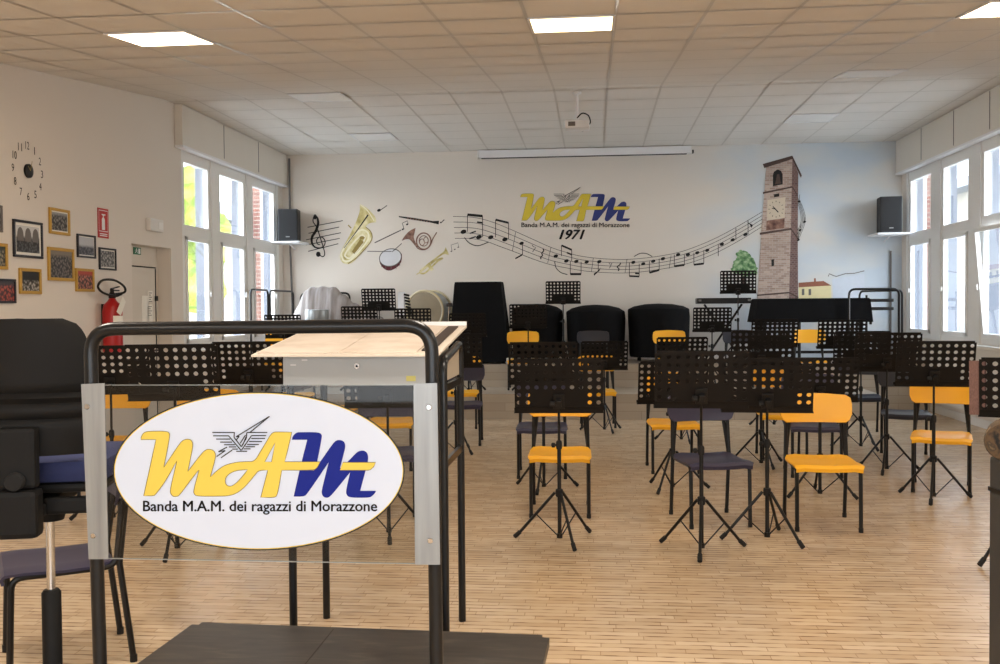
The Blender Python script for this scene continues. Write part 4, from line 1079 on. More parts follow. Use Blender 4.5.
chair('yellow', 560, 518, 0, 1, 'lone yellow chair in the centre, behind the front music stand', gy)
chair('yellow', 941, 494, 0, -19, 'yellow chair nearest the windows behind a music stand', gy)
chair('yellow', 676, 474, 0, 3, 'yellow chair whose seat shows behind the violet chair', gy)
chair('yellow', 785, 461, 0, -2, 'yellow chair mostly hidden behind the stand of the closest yellow chair', gy)
chair('yellow', 598, 12.33, 0, 2, 'yellow chair just before the step in front of the middle drum', gy)
chair('yellow', 671, 13.83, Z1, 2, 'yellow chair on the low step before the tower side drum', gy)
chair('yellow', 523, 13.83, Z1, 2, 'yellow chair on the low step beside the tall black case', gy)
chair('yellow', 811, 13.83, Z1, -3, 'yellow chair on the low step before the marimba cover', gy)
chair('yellow', 461, 12.2, 0, 3, 'yellow chair before the step behind the violet chair by the lectern posts', gy)
chair('yellow', 113, 7.68, 0, 8, 'yellow chair behind the clear sign beside the metal bracket by the stool', gy)
chair('yellow', 202, 7.2, 0, 8, 'yellow chair back showing over the white oval near the letter curve', gy)
chair('yellow', 391, 9.07, 0, 5, 'yellow chair seen through the clear sign under the lectern box', gy)
chair('yellow', 337, 10.25, 0, 5, 'yellow chair seat glimpsed between lectern box and white oval', gy)
chair('yellow', 295, 11.8, 0, 5, 'far yellow chair glimpsed under the lectern box corner', gy)
chair('yellow', 279, 13.75, Z1, 6, 'yellow chair on the low step by the tall windows', gy)
chair('violet', 721, 528, 0, 12, 'large violet blue chair behind the front music stands', gb)
chair('violet', 542, 479, 0, 2, 'violet blue chair behind the lone central yellow chair', gb)
chair('violet', 817, 478, 0, -3, 'violet blue chair behind the closest yellow chair', gb)
chair('violet', 461, 446, 0, 4, 'violet blue chair beyond the lectern rear posts', gb)
chair('violet', 388, 7.12, 0, 7, 'violet blue chair seen through the clear sign under the lectern box', gb)
chair('navy', 866, 437, 0, -5, 'small navy chair in the window aisle before the step', gb)
chair('navy', 908, 461, 0, -12, 'navy chair behind the yellow chair nearest the windows', gb)
chair('navy', 594, 13.83, Z1, 2, 'navy chair on the low step in front of the middle covered drum', gb)
chair('navy', 741, 13.83, Z1, -2, 'navy chair on the low step under the tower stand', gb)
# near chair beside the stool, turned towards the clock wall
p = atZ(60, 668, 0)
r = dup(CP['violet'], (-2.30, 4.02, 0), math.radians(-56), 'violet blue chair turned sideways behind the swivel stool', gb)

# brown folder on the edge stand, whose desk sits off-centre on its pole
ed = [s for s in STANDS if 'brown folder' in s['label']][0]
R4 = Matrix.Rotation(ed.rotation_euler.z, 4, 'Z')
dk = [c for c in ed.children if c.name.startswith('desk') and not c.name.startswith('desk_b')][0]
zf = H0 - DH * math.cos(TILT) + dk.location.z
dk.location.x = .07
bm = nb()
for k in range(3):
    box(bm, (-.262 + .006 * k, .006 + .012 * k, .006), (-.18 + .004 * k, .016 + .012 * k, .34 - .004 * k), .002)
tilt_bm(bm, zf)
fo = obj('sheet_folder', bm, M['folder'], None, ed.location, rot=(0, 0, ed.rotation_euler.z))
tag(fo, 'brown ribbed folder of sheet music leaning on the edge music stand', 'folder')

# ------------------------------------------------------------------ instruments and covers on the podium
def clothy(a, h): return 1 + .018 * math.sin(9 * a + 1.3) + .01 * math.sin(17 * a + h * 3)
def timpani(u, Y, R, top, edge, label):
    x = atY(u, 330, Y).x
    root = thing('covered_kettledrum', label, 'drum', (x, Y, Z2), 0, 'kettledrums under black covers')
    h, e = top - Z2, edge - Z2
    bm = nb(); lathe(bm, [(R * .93, .075), (R * .95, .12), (R * .97, e * .5), (R * .99, e * .85), (R, e - .02), (R * .985, e), (R * .8, e + (h - e) * .5), (R * .45, e + (h - e) * .88), (.02, h)], n=56, mod=lambda a, hh: clothy(a, hh) if hh < e * .9 else 1)
    obj('cloth_cover', bm, M['cloth'], root, smooth=True)
    for k in range(3):
        a = 2 * PI * k / 3 + .5
        bm = nb(); tube(bm, [(R * .6 * math.cos(a), R * .6 * math.sin(a), .2), (R * .72 * math.cos(a), R * .72 * math.sin(a), .03)], .015); lathe(bm, [(.028, .0), (.03, .02), (.028, .05)], (R * .72 * math.cos(a), R * .72 * math.sin(a), 0), 10); obj('leg', bm, M['black'], root)
timpani(537, 14.86, .385, 1.54, 1.44, 'black covered kettledrum next to the tall black case')
timpani(595.5, 14.86, .44, 1.52, 1.42, 'black covered kettledrum in the middle of the three')
timpani(658.5, 14.86, .455, 1.53, 1.45, 'black covered kettledrum nearest the painted tower')
def frustum(bm, b, t, z0, z1, bev=.03, waves=0.0):
    n = 10; rings = []
    for k in range(7):
        f = k / 6; ring = []
        for (ax, ay, bx, by) in ((0, 0, 1, 0), (1, 0, 1, 1), (1, 1, 0, 1), (0, 1, 0, 0)):
            for i in range(n):
                s = i / n; px, py = ax + (bx - ax) * s, ay + (by - ay) * s
                X = (b[0] + (b[2] - b[0]) * px) * (1 - f) + (t[0] + (t[2] - t[0]) * px) * f
                Yy = (b[1] + (b[3] - b[1]) * py) * (1 - f) + (t[1] + (t[3] - t[1]) * py) * f
                w = waves * (1 - f) * math.sin((i + len(ring)) * 1.9)
                ring.append(bm.verts.new((X + w, Yy + w * .7, z0 + (z1 - z0) * f)))
        rings.append(ring)
    m = len(rings[0])
    for a, c in zip(rings, rings[1:]):
        for i in range(m): bm.faces.new((a[i], a[(i + 1) % m], c[(i + 1) % m], c[i]))
    bm.faces.new(rings[0]); top = bm.faces.new(rings[-1])
    bmesh.ops.bevel(bm, geom=list(top.edges), offset=bev, segments=3, affect='EDGES')
xa, xb = atY(448, 362, 14.3).x, atY(511, 362, 14.3).x
ta, tb = atY(455, 284, 14.45).x, atY(501, 284, 14.45).x
root = thing('covered_case', 'tall black cloth-covered case on the top step, higher than the drums', 'instrument case', (0, 0, Z2))
bm = nb(); frustum(bm, (xa, 14.25, xb - .02, 14.95), (ta, 14.4, tb, 14.85), .03, 1.87 - Z2, .03, .012); obj('cloth_cover', bm, M['cloth'], root, smooth=True)
for x in (xa + .1, xb - .12):
    for y in (14.35, 14.85):
        bm = nb(); lathe(bm, [(.03, 0), (.03, .03)], (x, y, 0), 10); obj('foot', bm, M['rubber'], root)

# marimba under a black cover
x0, x1 = atY(753, 310, 14.6).x, atY(866, 310, 14.6).x
root = thing('covered_marimba', 'long black cloth-covered marimba in front of the painted tower', 'marimba', (0, 0, Z2))
bm = nb(); frustum(bm, (x0 - .03, 14.3, x1 + .02, 14.98), (x0 + .03, 14.34, x1 - .01, 14.94), 1.245 - Z2, 1.585 - Z2, .02, .008); obj('cloth_cover', bm, M['cloth'], root, smooth=True)
for x in (x0 + .12, x0 + .62, x1 - .12):
    bm = nb(); tube(bm, [(x, 14.42, 0), (x, 14.42, .62)], .022); obj('leg', bm, M['black'], root)
    bm = nb(); tube(bm, [(x, 14.86, 0), (x, 14.86, .62)], .022); obj('leg', bm, M['black'], root)
bm = nb(); box(bm, (x0 + .12, 14.63, .12), (x1 - .12, 14.66, .16)); obj('lower_rail', bm, M['black'], root)
# keyboard on an X stand
x0, x1 = atY(697, 301, 14.75).x, atY(751, 301, 14.75).x
root = thing('electric_keyboard', 'slim black keyboard on crossed legs beside the tower stand', 'keyboard', (0, 0, Z2))
zk = atY(725, 303.6, 14.75).z - Z2
bm = nb(); box(bm, (x0, 14.72, zk), (x1, 15.0, zk + .085), .012); kb = obj('body', bm, M['black'], root)
bm = nb(); box(bm, (x0 + .03, 14.86, zk + .085), (x1 - .03, 14.98, zk + .094)); obj('keys', bm, M['white'], kb)
for xx in (x0 + .02, x1 - .05):
    bm = nb(); box(bm, (xx, 14.712, zk + .035), (xx + .04, 14.722, zk + .065)); obj('socket', bm, M['greyink'], kb)
for i, (a, b) in enumerate(((x0 + .12, x1 - .12), (x1 - .12, x0 + .12))):
    bm = nb(); y = 14.83 + .05 * i; tube(bm, [(a, y, .015), (b, y, zk - .01)], .016); tube(bm, [(a, y - .12, .015), (a, y + .12, .015)], .015); obj('leg', bm, M['black'], root)
# little two-tier tray stand
xt = atY(866.5, 320, 14.75).x
root = thing('tray_stand', 'two-tier black tray stand at the end of the marimba cover', 'tray', (xt + .19, 14.75, Z2))
bm = nb(); tube(bm, [(-.19, 0, .02), (-.19, 0, .96)], .016); lathe(bm, [(.15, 0), (.15, .015), (.03, .03)], (-.19, 0, 0), 16); obj('pole', bm, M['black'], root)
for z, w in ((.86, .1), (.74, .07)):
    bm = nb(); box(bm, (-.2, -.12, z), (.16, .12, z + .045), .01); obj('tray', bm, M['black'], root)
bm = nb(); lathe(bm, [(.01, .0), (.028, .005), (.028, .03), (.01, .035)], (-.15, 0, .56), 10, 'X'); obj('knob', bm, M['rubber'], root)

# guard rails
def rail(label, sections, extra=()):
    root = thing('guard_rail', label, 'railing', (0, 0, Z2), 0, 'black tube guard rails')
    for pts in sections:
        bm = nb(); tube(bm, fillet(pts, .09), .016, 8); obj('rail_section', bm, M['steel'], root, smooth=True)
ztop = 1.77 - Z2
rail('black tube guard rail of slim hoops in front of the tall windows by the door', [[(-4.8, a, zz), (-4.8, a, ztop), (-4.8, b, ztop), (-4.8, b, zz)] for a, b, zz in ((13.4, 14.14, Z1 - Z2), (14.23, 15.36, 0))] + [[(-4.7, 15.44, 0), (-4.7, 15.44, ztop - .03), (-3.9, 15.44, ztop - .03), (-3.9, 15.44, 0)]])
x0, x1 = atY(849, 300, 14.24).x, atY(899, 300, 14.24).x; z = atY(870, 289, 14.24).z - Z2
rail('black tube corner guard rail beside the marimba cover and the windows', [[(x0, 14.24, 0), (x0, 14.24, z), (x1, 14.24, z), (x1, 14.24, 0)], [(x1 - .26, 15.3, 0), (x1 - .26, 15.3, z - .02), (x1 + .06, 14.3, z - .02), (x1 + .06, 14.3, 0)]])

# drum kit under a dust sheet
prof = [(-4.72, .72), (-4.7, 1.2), (-4.64, 1.42), (-4.56, 1.55), (-4.46, 1.79), (-4.38, 1.83), (-4.02, 1.82), (-3.9, 1.72), (-3.72, 1.58), (-3.5, 1.46), (-3.3, 1.36), (-3.2, 1.0), (-3.14, .72)]
def pr(x):
    for (a, za), (b, zb) in zip(prof, prof[1:]):
        if a <= x <= b:
            t = (x - a) / (b - a); t = t * t * (3 - 2 * t) * .5 + t * .5; return za + (zb - za) * t
    return .72
bm = nb(); nx, ny = 90, 40; grid = []
for i in range(nx + 1):
    x = -4.72 + 1.58 * i / nx; row = []
    for j in range(ny + 1):
        t = -1 + 2 * j / ny; y = 14.98 + .38 * t
        f = 1 - abs(t) ** 3.2
        z = .70 + (pr(x) - .70) * f + .018 * math.sin(x * 34 + 1.5 * t) * (1 - f * .6) + .02 * noise.noise((x * 3, y * 3, 1))
        row.append(bm.verts.new((x + .012 * math.sin(y * 30), y - .02 * math.sin(x * 40) * (1 - f), max(z, Z2 + .012))))
    grid.append(row)
for i in range(nx):
    for j in range(ny): bm.faces.new((grid[i][j], grid[i + 1][j], grid[i + 1][j + 1], grid[i][j + 1]))
tag(obj('dust_sheet', bm, M['sheet'], smooth=True), 'pale grey dust sheet draped over a drum kit by the corner', 'dust sheet')
# snare drum on a stand in front of the sheet
x = atY(317, 315, 14.4).x
root = thing('snare_drum', 'small silver snare drum on a stand before the dust sheet', 'drum', (x, 14.4, Z2))
bm = nb(); lathe(bm, [(.17, .66), (.175, .67), (.175, .8), (.17, .81)], n=28); obj('shell', bm, M['alu'], root, smooth=True)
bm = nb(); lathe(bm, [(.165, .811), (.165, .815)], n=28); obj('drum_head', bm, M['white'], root)
for k in range(3):
    a = 2 * PI * k / 3; bm = nb(); tube(bm, [(0, 0, .3), (.25 * math.cos(a), .17 * math.sin(a), .012)], .011); obj('leg', bm, M['chrome'], root)
bm = nb(); tube(bm, [(0, 0, .2), (0, 0, .66)], .014); obj('pole', bm, M['chrome'], root)
# bass drum on its stand
c = atY(425, 311, 14.6)
root = thing('bass_drum', 'round bass drum with cream hoop and tan head on a stand', 'drum', (c.x, 14.95, Z2), math.radians(-14))
hz = c.z - Z2
bm = nb(); lathe(bm, [(.29, -.17), (.29, .17)], (0, 0, hz), 40, 'Y'); obj('shell', bm, M['locker'], root, smooth=True)
for y in (-.17, .17):
    bm = nb(); tube(bm, [Vector((.305 * math.cos(t), y, hz + .305 * math.sin(t))) for t in [2 * PI * k / 40 for k in range(41)]], .02, 8, cap=False); obj('hoop', bm, M['hoop'], root, smooth=True)
    bm = nb(); lathe(bm, [(.285, y + (.012 if y > 0 else -.012)), (.285, y + (.014 if y > 0 else -.014))], (0, 0, hz), 40, 'Y'); obj('drum_head', bm, M['drumhead'], root)
for s in (-1, 1):
    bm = nb(); tube(bm, [(.33 * s, -.1, 0), (.33 * s, 0, hz + .08)], .016); tube(bm, [(.33 * s, .14, 0), (.33 * s, 0, .3)], .014); obj('stand_post', bm, M['chrome'], root, smooth=True)
bm = nb(); box(bm, (.3, -.03, hz + .06), (.38, .03, hz + .12), .008); obj('clamp', bm, M['greyink'], root)
# upright white glockenspiel
c = atY(406, 303, 14.5)
root = thing('glockenspiel', 'small white glockenspiel with black bars between tall stand and bass drum', 'glockenspiel', (c.x + .02, 14.4, Z2))
h0 = atY(406, 316, 14.4).z - Z2; h1 = atY(406, 292, 14.4).z - Z2
bm = nb(); box(bm, (-.12, -.02, h0), (-.02, .04, h1), .01); obj('case', bm, M['white'], root)
for k in range(7):
    z = h1 - .03 - k * .045; bm = nb(); box(bm, (-.03 + k * .006, -.03, z - .03), (.05 + k * .006, .02, z), .003, Matrix.Rotation(.25, 3, 'Y')); obj('bar', bm, M['black'], root)
bm = nb(); tube(bm, [(-.05, .0, .02), (-.05, .0, h0 + .02)], .016); lathe(bm, [(.08, 0), (.08, .015), (.03, .03)], (-.05, 0, 0), 14); obj('stand_post', bm, M['black'], root)
# small white plug box on the podium edge
c = atZ(507.5, 360, Z2)
bm = nb(); box(bm, (-.045, -.04, 0), (.045, .04, .09), .008); o = obj('plug_box', bm, M['trim'], None, (c.x + .13, 14.222, Z2)); tag(o, 'small white plug box on the top step beside the tall case', 'plug box')

# ------------------------------------------------------------------ conductor's place
ZP = .2
a, b = atZ(195, 622, ZP), atZ(550, 635, ZP)
dirx = (b - a).normalized(); diry = Vector((dirx.y, -dirx.x, 0))
c3, d3 = b + diry * 1.75, a + diry * 1.75
root = thing('conductor_podium', 'low dark wood-grained podium at the front of the hall', 'podium', (0, 0, 0))
bm = nb(); prism(bm, [(p.x, p.y) for p in (a, b, c3, d3)], .035, lambda x, y, h: Vector((x, y, ZP - .035 + h)))
es = [e for e in bm.edges if abs(e.verts[0].co.z - e.verts[1].co.z) > .01]
bmesh.ops.bevel(bm, geom=es, offset=.03, segments=4, affect='EDGES'); obj('top_board', bm, M['podium'], root)
bm = nb(); q = [p + (((a + b + c3 + d3) / 4) - p).normalized() * .34 for p in (a, b, c3, d3)]
prism(bm, [(p.x, p.y) for p in q], ZP - .036, lambda x, y, h: Vector((x, y, h))); obj('plinth', bm, M['podiumside'], root)
mid = (a + b) / 2
bm = nb(); box(bm, (mid.x - .14, mid.y - 1.7, ZP), (mid.x - .136, mid.y - .02, ZP + .001)); obj('board_joint', bm, M['podiumside'], root)

# guard rail with sign
YR = 2.44
def sg(off=0.0): return lambda u, v: Vector(atY(u, v, YR - off))
pl, prr = atY(90, 330, YR), atY(431.5, 330, YR)
def _foot(p, u, v):      # the posts lean a little: follow them down to the board
    q = atY(u, v, YR); return p.x + (q.x - p.x) * (p.z - ZP) / (p.z - q.z)
plb, prb = _foot(pl, 100, 664), _foot(prr, 436.5, 664)
zt = atY(260, 328, YR).z
rt = .0175
root = thing('podium_rail', 'black tube podium rail carrying the clear sign with oval band logo', 'railing', (0, 0, 0))
bm = nb(); tube(bm, fillet([(plb, YR, ZP + .003), (pl.x, YR, zt), (prr.x, YR, zt + .004), (prb, YR, ZP + .003)], .07, 8), rt, 16); obj('rail_tube', bm, M['steel'], root, smooth=True)
for x in (plb, prb):
    bm = nb(); lathe(bm, [(.05, 0), (.05, .008), (.024, .012), (.024, .04)], (x, YR, ZP + .002), 16); obj('foot_plate', bm, M['steel'], root)
YS = YR - .022
P = atY(86, 384.5, YS), atY(434, 384.5, YS)
zt_, zb_ = atY(260, 385, YS).z, atY(260, 561, YS).z
bm = nb(); box(bm, (P[0].x, YS - .003, zb_), (P[1].x, YS + .003, zt_)); ac = obj('acrylic_panel', bm, M['acrylic'], root)
bm = nb()
for z in (zt_, zb_): box(bm, (P[0].x, YS - .0031, z - .0007), (P[1].x, YS + .0031, z + .0007))
obj('acrylic_edge', bm, M['acrylicedge'], ac)
for i, (u0, u1) in enumerate(((82.5, 107), (413.5, 439))):
    xa, xb = atY(u0, 470, YS).x, atY(u1, 470, YS).x
    qd = (((82.5, 384), (105.5, 383), (109.5, 558.5), (90, 558.5)), ((414, 383.5), (437.5, 383), (440.5, 564), (415.5, 564)))[i]
    cs = [atY(u_, v_, YS) for u_, v_ in qd]
    bm = nb(); prism(bm, [(c_.x, c_.z) for c_ in cs], .0035, lambda x, z, h: Vector((x, YS - .0035 - h, z))); br = obj('sign_bracket', bm, M['alu'], root)
    for z in (zt_ - .055, zb_ + .06):
        xs = (xa * .35 + xb * .65) if i else (xa * .7 + xb * .3) + (.01 if z < 1.2 else 0)
        bm = nb(); lathe(bm, [(.006, -.0105), (.0075, -.009), (.0075, -.0065)], (xs, YS, z), 12, 'Y'); obj('screw', bm, M['chrome'], br)
def sl(layer):
    return lambda x, y: atY(x, y, YS - .0034 - .0006 * layer)
E_ = lambda k: ell(258.7, 471, 146 - k, 79.5 - k, 96)
bm = nb(); fill(bm, [E_(0)], sl(0)); ov = flatobj('oval_border', bm, M['ink'], root)
bm = nb(); fill(bm, [E_(1.4)], sl(.6)); flatobj('oval_yellow_line', bm, M['signyellow'], ov)
bm = nb(); fill(bm, [E_(2.2)], sl(1.2)); pn = flatobj('oval_print', bm, M['signwhite'], root)
logo(pn, lambda k: sl(2 + k), M['signyellow'], M['signblue'], M['ink'], .55)
flatobj('lettering', text_bm('Banda M.A.M. dei ragazzi di Morazzone', (143.2, 500.8, 377, 514.6), sl(4), .0011), M['ink'], pn)

# lectern
xl_, xr_ = -1.36, -.66
yn, yf = 4.11, 4.63
def px(u, Y): return atY(u, 470, Y).x
xl_ = (px(288, yn) + px(328, yf)) / 2; xr_ = (px(443, yn) + px(462, yf)) / 2
tl, tr = atY(251, 352.5, 4.0), atY(439, 355.5, 4.0)
bl, br_ = atY(312, 327, 4.9), atY(466.5, 325.8, 4.9)
tx0, tx1 = tl.x, (tr.x + br_.x) / 2
zf_, zb2 = tl.z - .01, br_.z
root = thing('lectern', 'grey and cream standing lectern with lockable box on black tube legs', 'lectern', (0, 0, 0))
def slope(y): return zf_ + (zb2 - zf_) * (y - 4.0) / .9
bm = nb(); prism(bm, [(4.0, slope(4.0) - .009), (4.9, slope(4.9) - .009), (4.9, slope(4.9)), (4.0, slope(4.0))], tx1 - tx0, lambda y, z, h: Vector((tx0 + h, y, z))); obj('top', bm, M['deskwood'], root)
bm = nb(); box(bm, (tx0, 4.884, slope(4.9) + .0005), (tx1, 4.902, slope(4.9) + .022), .002); obj('back_ledge', bm, M['white'], root)
zbx = atY(350, 385.5, 4.05).z
bx0, bx1 = px(284.5, 4.05), xr_ + .0
bm = nb(); prism(bm, [(4.05, zbx), (4.6, zbx), (4.6, slope(4.6) - .011), (4.05, slope(4.05) - .011)], bx1 - bx0 - .05, lambda y, z, h: Vector((bx0 + h, y, z))); lb = obj('locker_box', bm, M['locker'], root)
c = atY(357, 366, 4.05); bm = nb(); lathe(bm, [(.012, -.006), (.012, .0)], (c.x, 4.05, c.z), 16, 'Y'); obj('key_lock', bm, M['chrome'], lb)
bm = nb(); lathe(bm, [(.005, -.008), (.005, .0)], (c.x, 4.05, c.z), 10, 'Y'); obj('keyhole', bm, M['black'], lb)
c = atY(411, 378.5, 4.05); bm = nb(); box(bm, (c.x - .02, 4.048, c.z - .011), (c.x + .02, 4.0495, c.z + .011)); obj('yellow_sticker', bm, mat('pale yellow sticker', (206, 200, 120), .6), lb)
for u, v in ((252 / 3.904 + 240, 360), (247 / 3.904 + 240 - 10, 365)):
    c = atY(u, v, 4.05); bm = nb(); box(bm, (c.x - .012, 4.048, c.z - .003), (c.x + .012, 4.0495, c.z + .003)); obj('scuff_mark', bm, M['white'], lb)
bm = nb(); prism(bm, [(4.16, zbx + .01), (4.58, zbx + .01), (4.58, slope(4.58) - .05), (4.16, slope(4.16) - .05)], .008, lambda y, z, h: Vector((xr_ - .006 + h, y, z))); obj('side_board', bm, M['beige'], root)
for x in (xl_, xr_):
    bm = nb(); pts = fillet([(x, yn, 0), (x, yn, slope(yn) - .046), (x, yf, slope(yf) - .046), (x, yf, 0)], .06, 6); tube(bm, pts, .0175, 12); fr = obj('side_frame', bm, M['steel'], root, smooth=True)
    for z in ((zbx - .02, .83) if x == xr_ else (zbx - .02,)):
        bm = nb(); box(bm, (x - .008, yn + .01, z - .016), (x + .008, yf - .01, z + .016)); obj('cross_bar', bm, M['steel'], fr)
# open score and dark strip on top
def page(name, x0, x1, y0, y1, h, m, parent=None, curve=.0):
    bm = nb(); n = 8; lo = []; hi = []
    for i in range(n + 1):
        x = x0 + (x1 - x0) * i / n; t = i / n
        for j, y in enumerate((y0, y1)):
            z = slope(y) + .001
            lo.append(bm.verts.new((x, y, z))); hi.append(bm.verts.new((x, y, z + h + curve * math.sin(PI * t))))
    for i in range(n):
        a = 2 * i
        for L in (lo, hi): bm.faces.new((L[a], L[a + 1], L[a + 3], L[a + 2]))
        for j in (0, 1): bm.faces.new((lo[a + j], lo[a + 2 + j], hi[a + 2 + j], hi[a + j]))
    bm.faces.new((lo[0], lo[1], hi[1], hi[0])); bm.faces.new((lo[2 * n], lo[2 * n + 1], hi[2 * n + 1], hi[2 * n]))
    return obj(name, bm, m, parent)
sc = thing('open_score', 'large open cream music score lying on the lectern top', 'music score')
xm = (tx0 + tx1) / 2 - .03
page('page', tx0 + .02, xm - .002, 4.03, 4.86, .004, M['score'], sc, .006)
page('page', xm + .002, tx1 - .10, 4.03, 4.86, .004, M['score'], sc, .006)
st = page('flat_case', tx1 - .085, tx1 - .035, 4.08, 4.84, .006, M['brownstrip']); tag(st, 'long flat dark brown strip lying along the lectern top edge', 'case')

# swivel stool
YC = 3.12
xc = atY(51.5, 600, YC).x
root = thing('swivel_stool', 'tall black swivel stool with blue seat seen from behind', 'stool', (xc, YC, 0), math.radians(14))
bz1 = 1.475; 
Rb = -.26
bm = nb(); rows = []; nz = 26
zs = [(1.05 + (bz1 - 1.05) * k / nz) for k in range(nz + 1)]
for k, z in enumerate(zs):
    f = k / nz; w = .205 * (.6 + .4 * math.sqrt(max(0, 1 - max(0, (f - .68) / .32) ** 2.2))) - .02 * max(0, (.15 - f) / .15) - .012 * (1 - f)
    rib = .011 if k in (7, 10, 12) else 0
    row = []
    for i in range(15):
        t = -1 + 2 * i / 14; row.append(bm.verts.new((w * t, Rb - .045 * (1 - t * t) + .035 - .03 * f + rib, z)))
    rows.append(row)
for a_, b_ in zip(rows, rows[1:]):
    for i in range(14): bm.faces.new((a_[i], a_[i + 1], b_[i + 1], b_[i]))
bmesh.ops.recalc_face_normals(bm, faces=bm.faces); bmesh.ops.solidify(bm, geom=bm.faces[:], thickness=.022)
obj('backrest_shell', bm, M['shell'], root, smooth=True)
bm = nb(); rows = []
for k in range(11):
    f = k / 10; z = 1.07 + (bz1 - .03 - 1.07) * f; w = .19 * (.6 + .4 * math.sqrt(max(0, 1 - max(0, (f - .68) / .32) ** 2.2)))
    rows.append([bm.verts.new((w * (-1 + 2 * i / 10), Rb + .045 - .045 * (1 - (-1 + 2 * i / 10) ** 2) - .03 * f + .02, z)) for i in range(11)])
for a_, b_ in zip(rows, rows[1:]):
    for i in range(10): bm.faces.new((a_[i], a_[i + 1], b_[i + 1], b_[i]))
bmesh.ops.recalc_face_normals(bm, faces=bm.faces); bmesh.ops.solidify(bm, geom=bm.faces[:], thickness=.03)
obj('backrest_pad', bm, M['blueseat'], root, smooth=True)
bm = nb(); box(bm, (-.055, -.325, .96), (.055, -.27, 1.145), .012); sp = obj('back_spine', bm, M['shell'], root)
bm = nb(); lathe(bm, [(.024, -.352), (.028, -.346), (.028, -.326)], (0, 0, .985), 18, 'Y'); obj('spine_knob', bm, M['rubber'], sp, smooth=True)
bm = nb(); box(bm, (-.062, -.345, .81), (.062, -.26, .958), .018); obj('spine_boot', bm, M['shell'], root)
bm = nb(); box(bm, (-.06, -.27, .86), (.06, .12, .9), .01); obj('mechanism', bm, M['shell'], root)
bm = nb(); box(bm, (.05, -.24, .862), (.2, -.2, .915), .012); obj('adjuster_arm', bm, M['shell'], root)
bm = nb(); box(bm, (-.225, -.215, .925), (.225, .235, .955), .014); obj('seat_pan', bm, M['shell'], root)
bm = nb(); box(bm, (-.235, -.225, .955), (.235, .245, 1.03), .03); obj('seat_cushion', bm, M['blueseat'], root, smooth=True)
bm = nb(); lathe(bm, [(.014, .53), (.014, .87)], n=16); obj('gas_piston', bm, M['chrome'], root, smooth=True)
bm = nb(); lathe(bm, [(.031, .12), (.031, .555), (.024, .565)], n=18); obj('column_tube', bm, M['shell'], root, smooth=True)
bm = nb(); lathe(bm, [(.045, .8), (.05, .82), (.05, .86)], n=16); obj('lever_housing', bm, M['shell'], root, smooth=True)
for k in range(5):
    a_ = 2 * PI * k / 5 + .6; d = Vector((math.cos(a_), math.sin(a_), 0))
    bm = nb(); tube(bm, [Vector((0, 0, .13)), d * .29 + Vector((0, 0, .09))], .026, 8, .018); lg = obj('base_arm', bm, M['shell'], root, smooth=True)
    bm = nb(); s = d.cross(Vector((0, 0, 1)))
    tube(bm, [d * .28 + s * .02 + Vector((0, 0, .032)), d * .28 - s * .02 + Vector((0, 0, .032))], .032, 12); tube(bm, [d * .28 + Vector((0, 0, .03)), d * .28 + Vector((0, 0, .09))], .008, 6); obj('caster', bm, M['rubber'], lg)

# charcoal case with a rolled mottled bag at the picture edge
c = atY(990, 455, 3.5)
root = thing('upright_case', 'charcoal upright case cut by the edge near the folder stand', 'case', (c.x + .26, 3.3, 0), math.radians(2))
h = c.z
bm = nb(); box(bm, (-.26, -.2, .03), (.26, .2, h), .012); obj('body', bm, M['charcoal'], root)
bm = nb(); box(bm, (-.262, -.202, h - .12), (.262, .202, h - .105)); obj('lid_seam', bm, M['black'], root)
bm = nb(); box(bm, (-.266, -.03, h - .15), (-.258, .03, h - .08), .002); obj('latch', bm, M['black'], root)
for sx in (-.2, .2):
    for sy in (-.15, .15):
        bm = nb(); lathe(bm, [(.025, 0), (.025, .03)], (sx, sy, 0), 10); obj('foot', bm, M['rubber'], root)
rr = .064
cz = h + rr + .001; cxx = atY(1002, 437, 3.4).x
bm = nb(); lathe(bm, [(.03, -.08), (rr * .92, -.078), (rr, -.06), (rr, .06), (rr * .92, .078), (.03, .08)], (0, 0, 0), 24, 'Y')
o = obj('rolled_bag', bm, M['mottle'], None, (cxx + .02, 3.42, cz), smooth=True, rot=(0, 0, math.radians(-23))); tag(o, 'rolled mottled brown bag lying on the charcoal case', 'bag')

# ------------------------------------------------------------------ outside the windows
bm = nb(); box(bm, (-60, -20, -.9), (60, 80, -.8)); o = obj('ground_outside', bm, M['asphalt']); o['kind'] = 'structure'
def tree(x, y, r, h, label, seed):
    random.seed(seed)
    root = thing('garden_tree', label, 'tree', (x, y, -.8), 0, 'trees outside the windows')
    bm = nb()
    for k in range(14):
        s = r * random.uniform(.35, .6); a = random.uniform(0, 2 * PI); d = r * random.uniform(0, .75)
        m0 = bmesh.ops.create_icosphere(bm, subdivisions=3, radius=s)
        off = Vector((d * math.cos(a), d * math.sin(a), h + random.uniform(-1.2, 1.2) * r))
        for v in m0['verts']: v.co = v.co * (1 + .35 * noise.noise(v.co * 2.5 / s + off)) + off
    obj('leafy_crown', bm, M['leaf'], root)
    bm = nb(); tube(bm, [(0, 0, 0), (.1, 0, h * .5), (0, .1, h)], .18, 10, .08); obj('trunk', bm, M['bark'], root)
tree(-10.6, 24.0, 1.25, 3.9, 'yellow-green tree outside the window bay nearest the door', 3)
tree(22.5, 46.0, 2.4, 9.5, 'yellow-green tree above the pale house roof outside the window wall', 9)
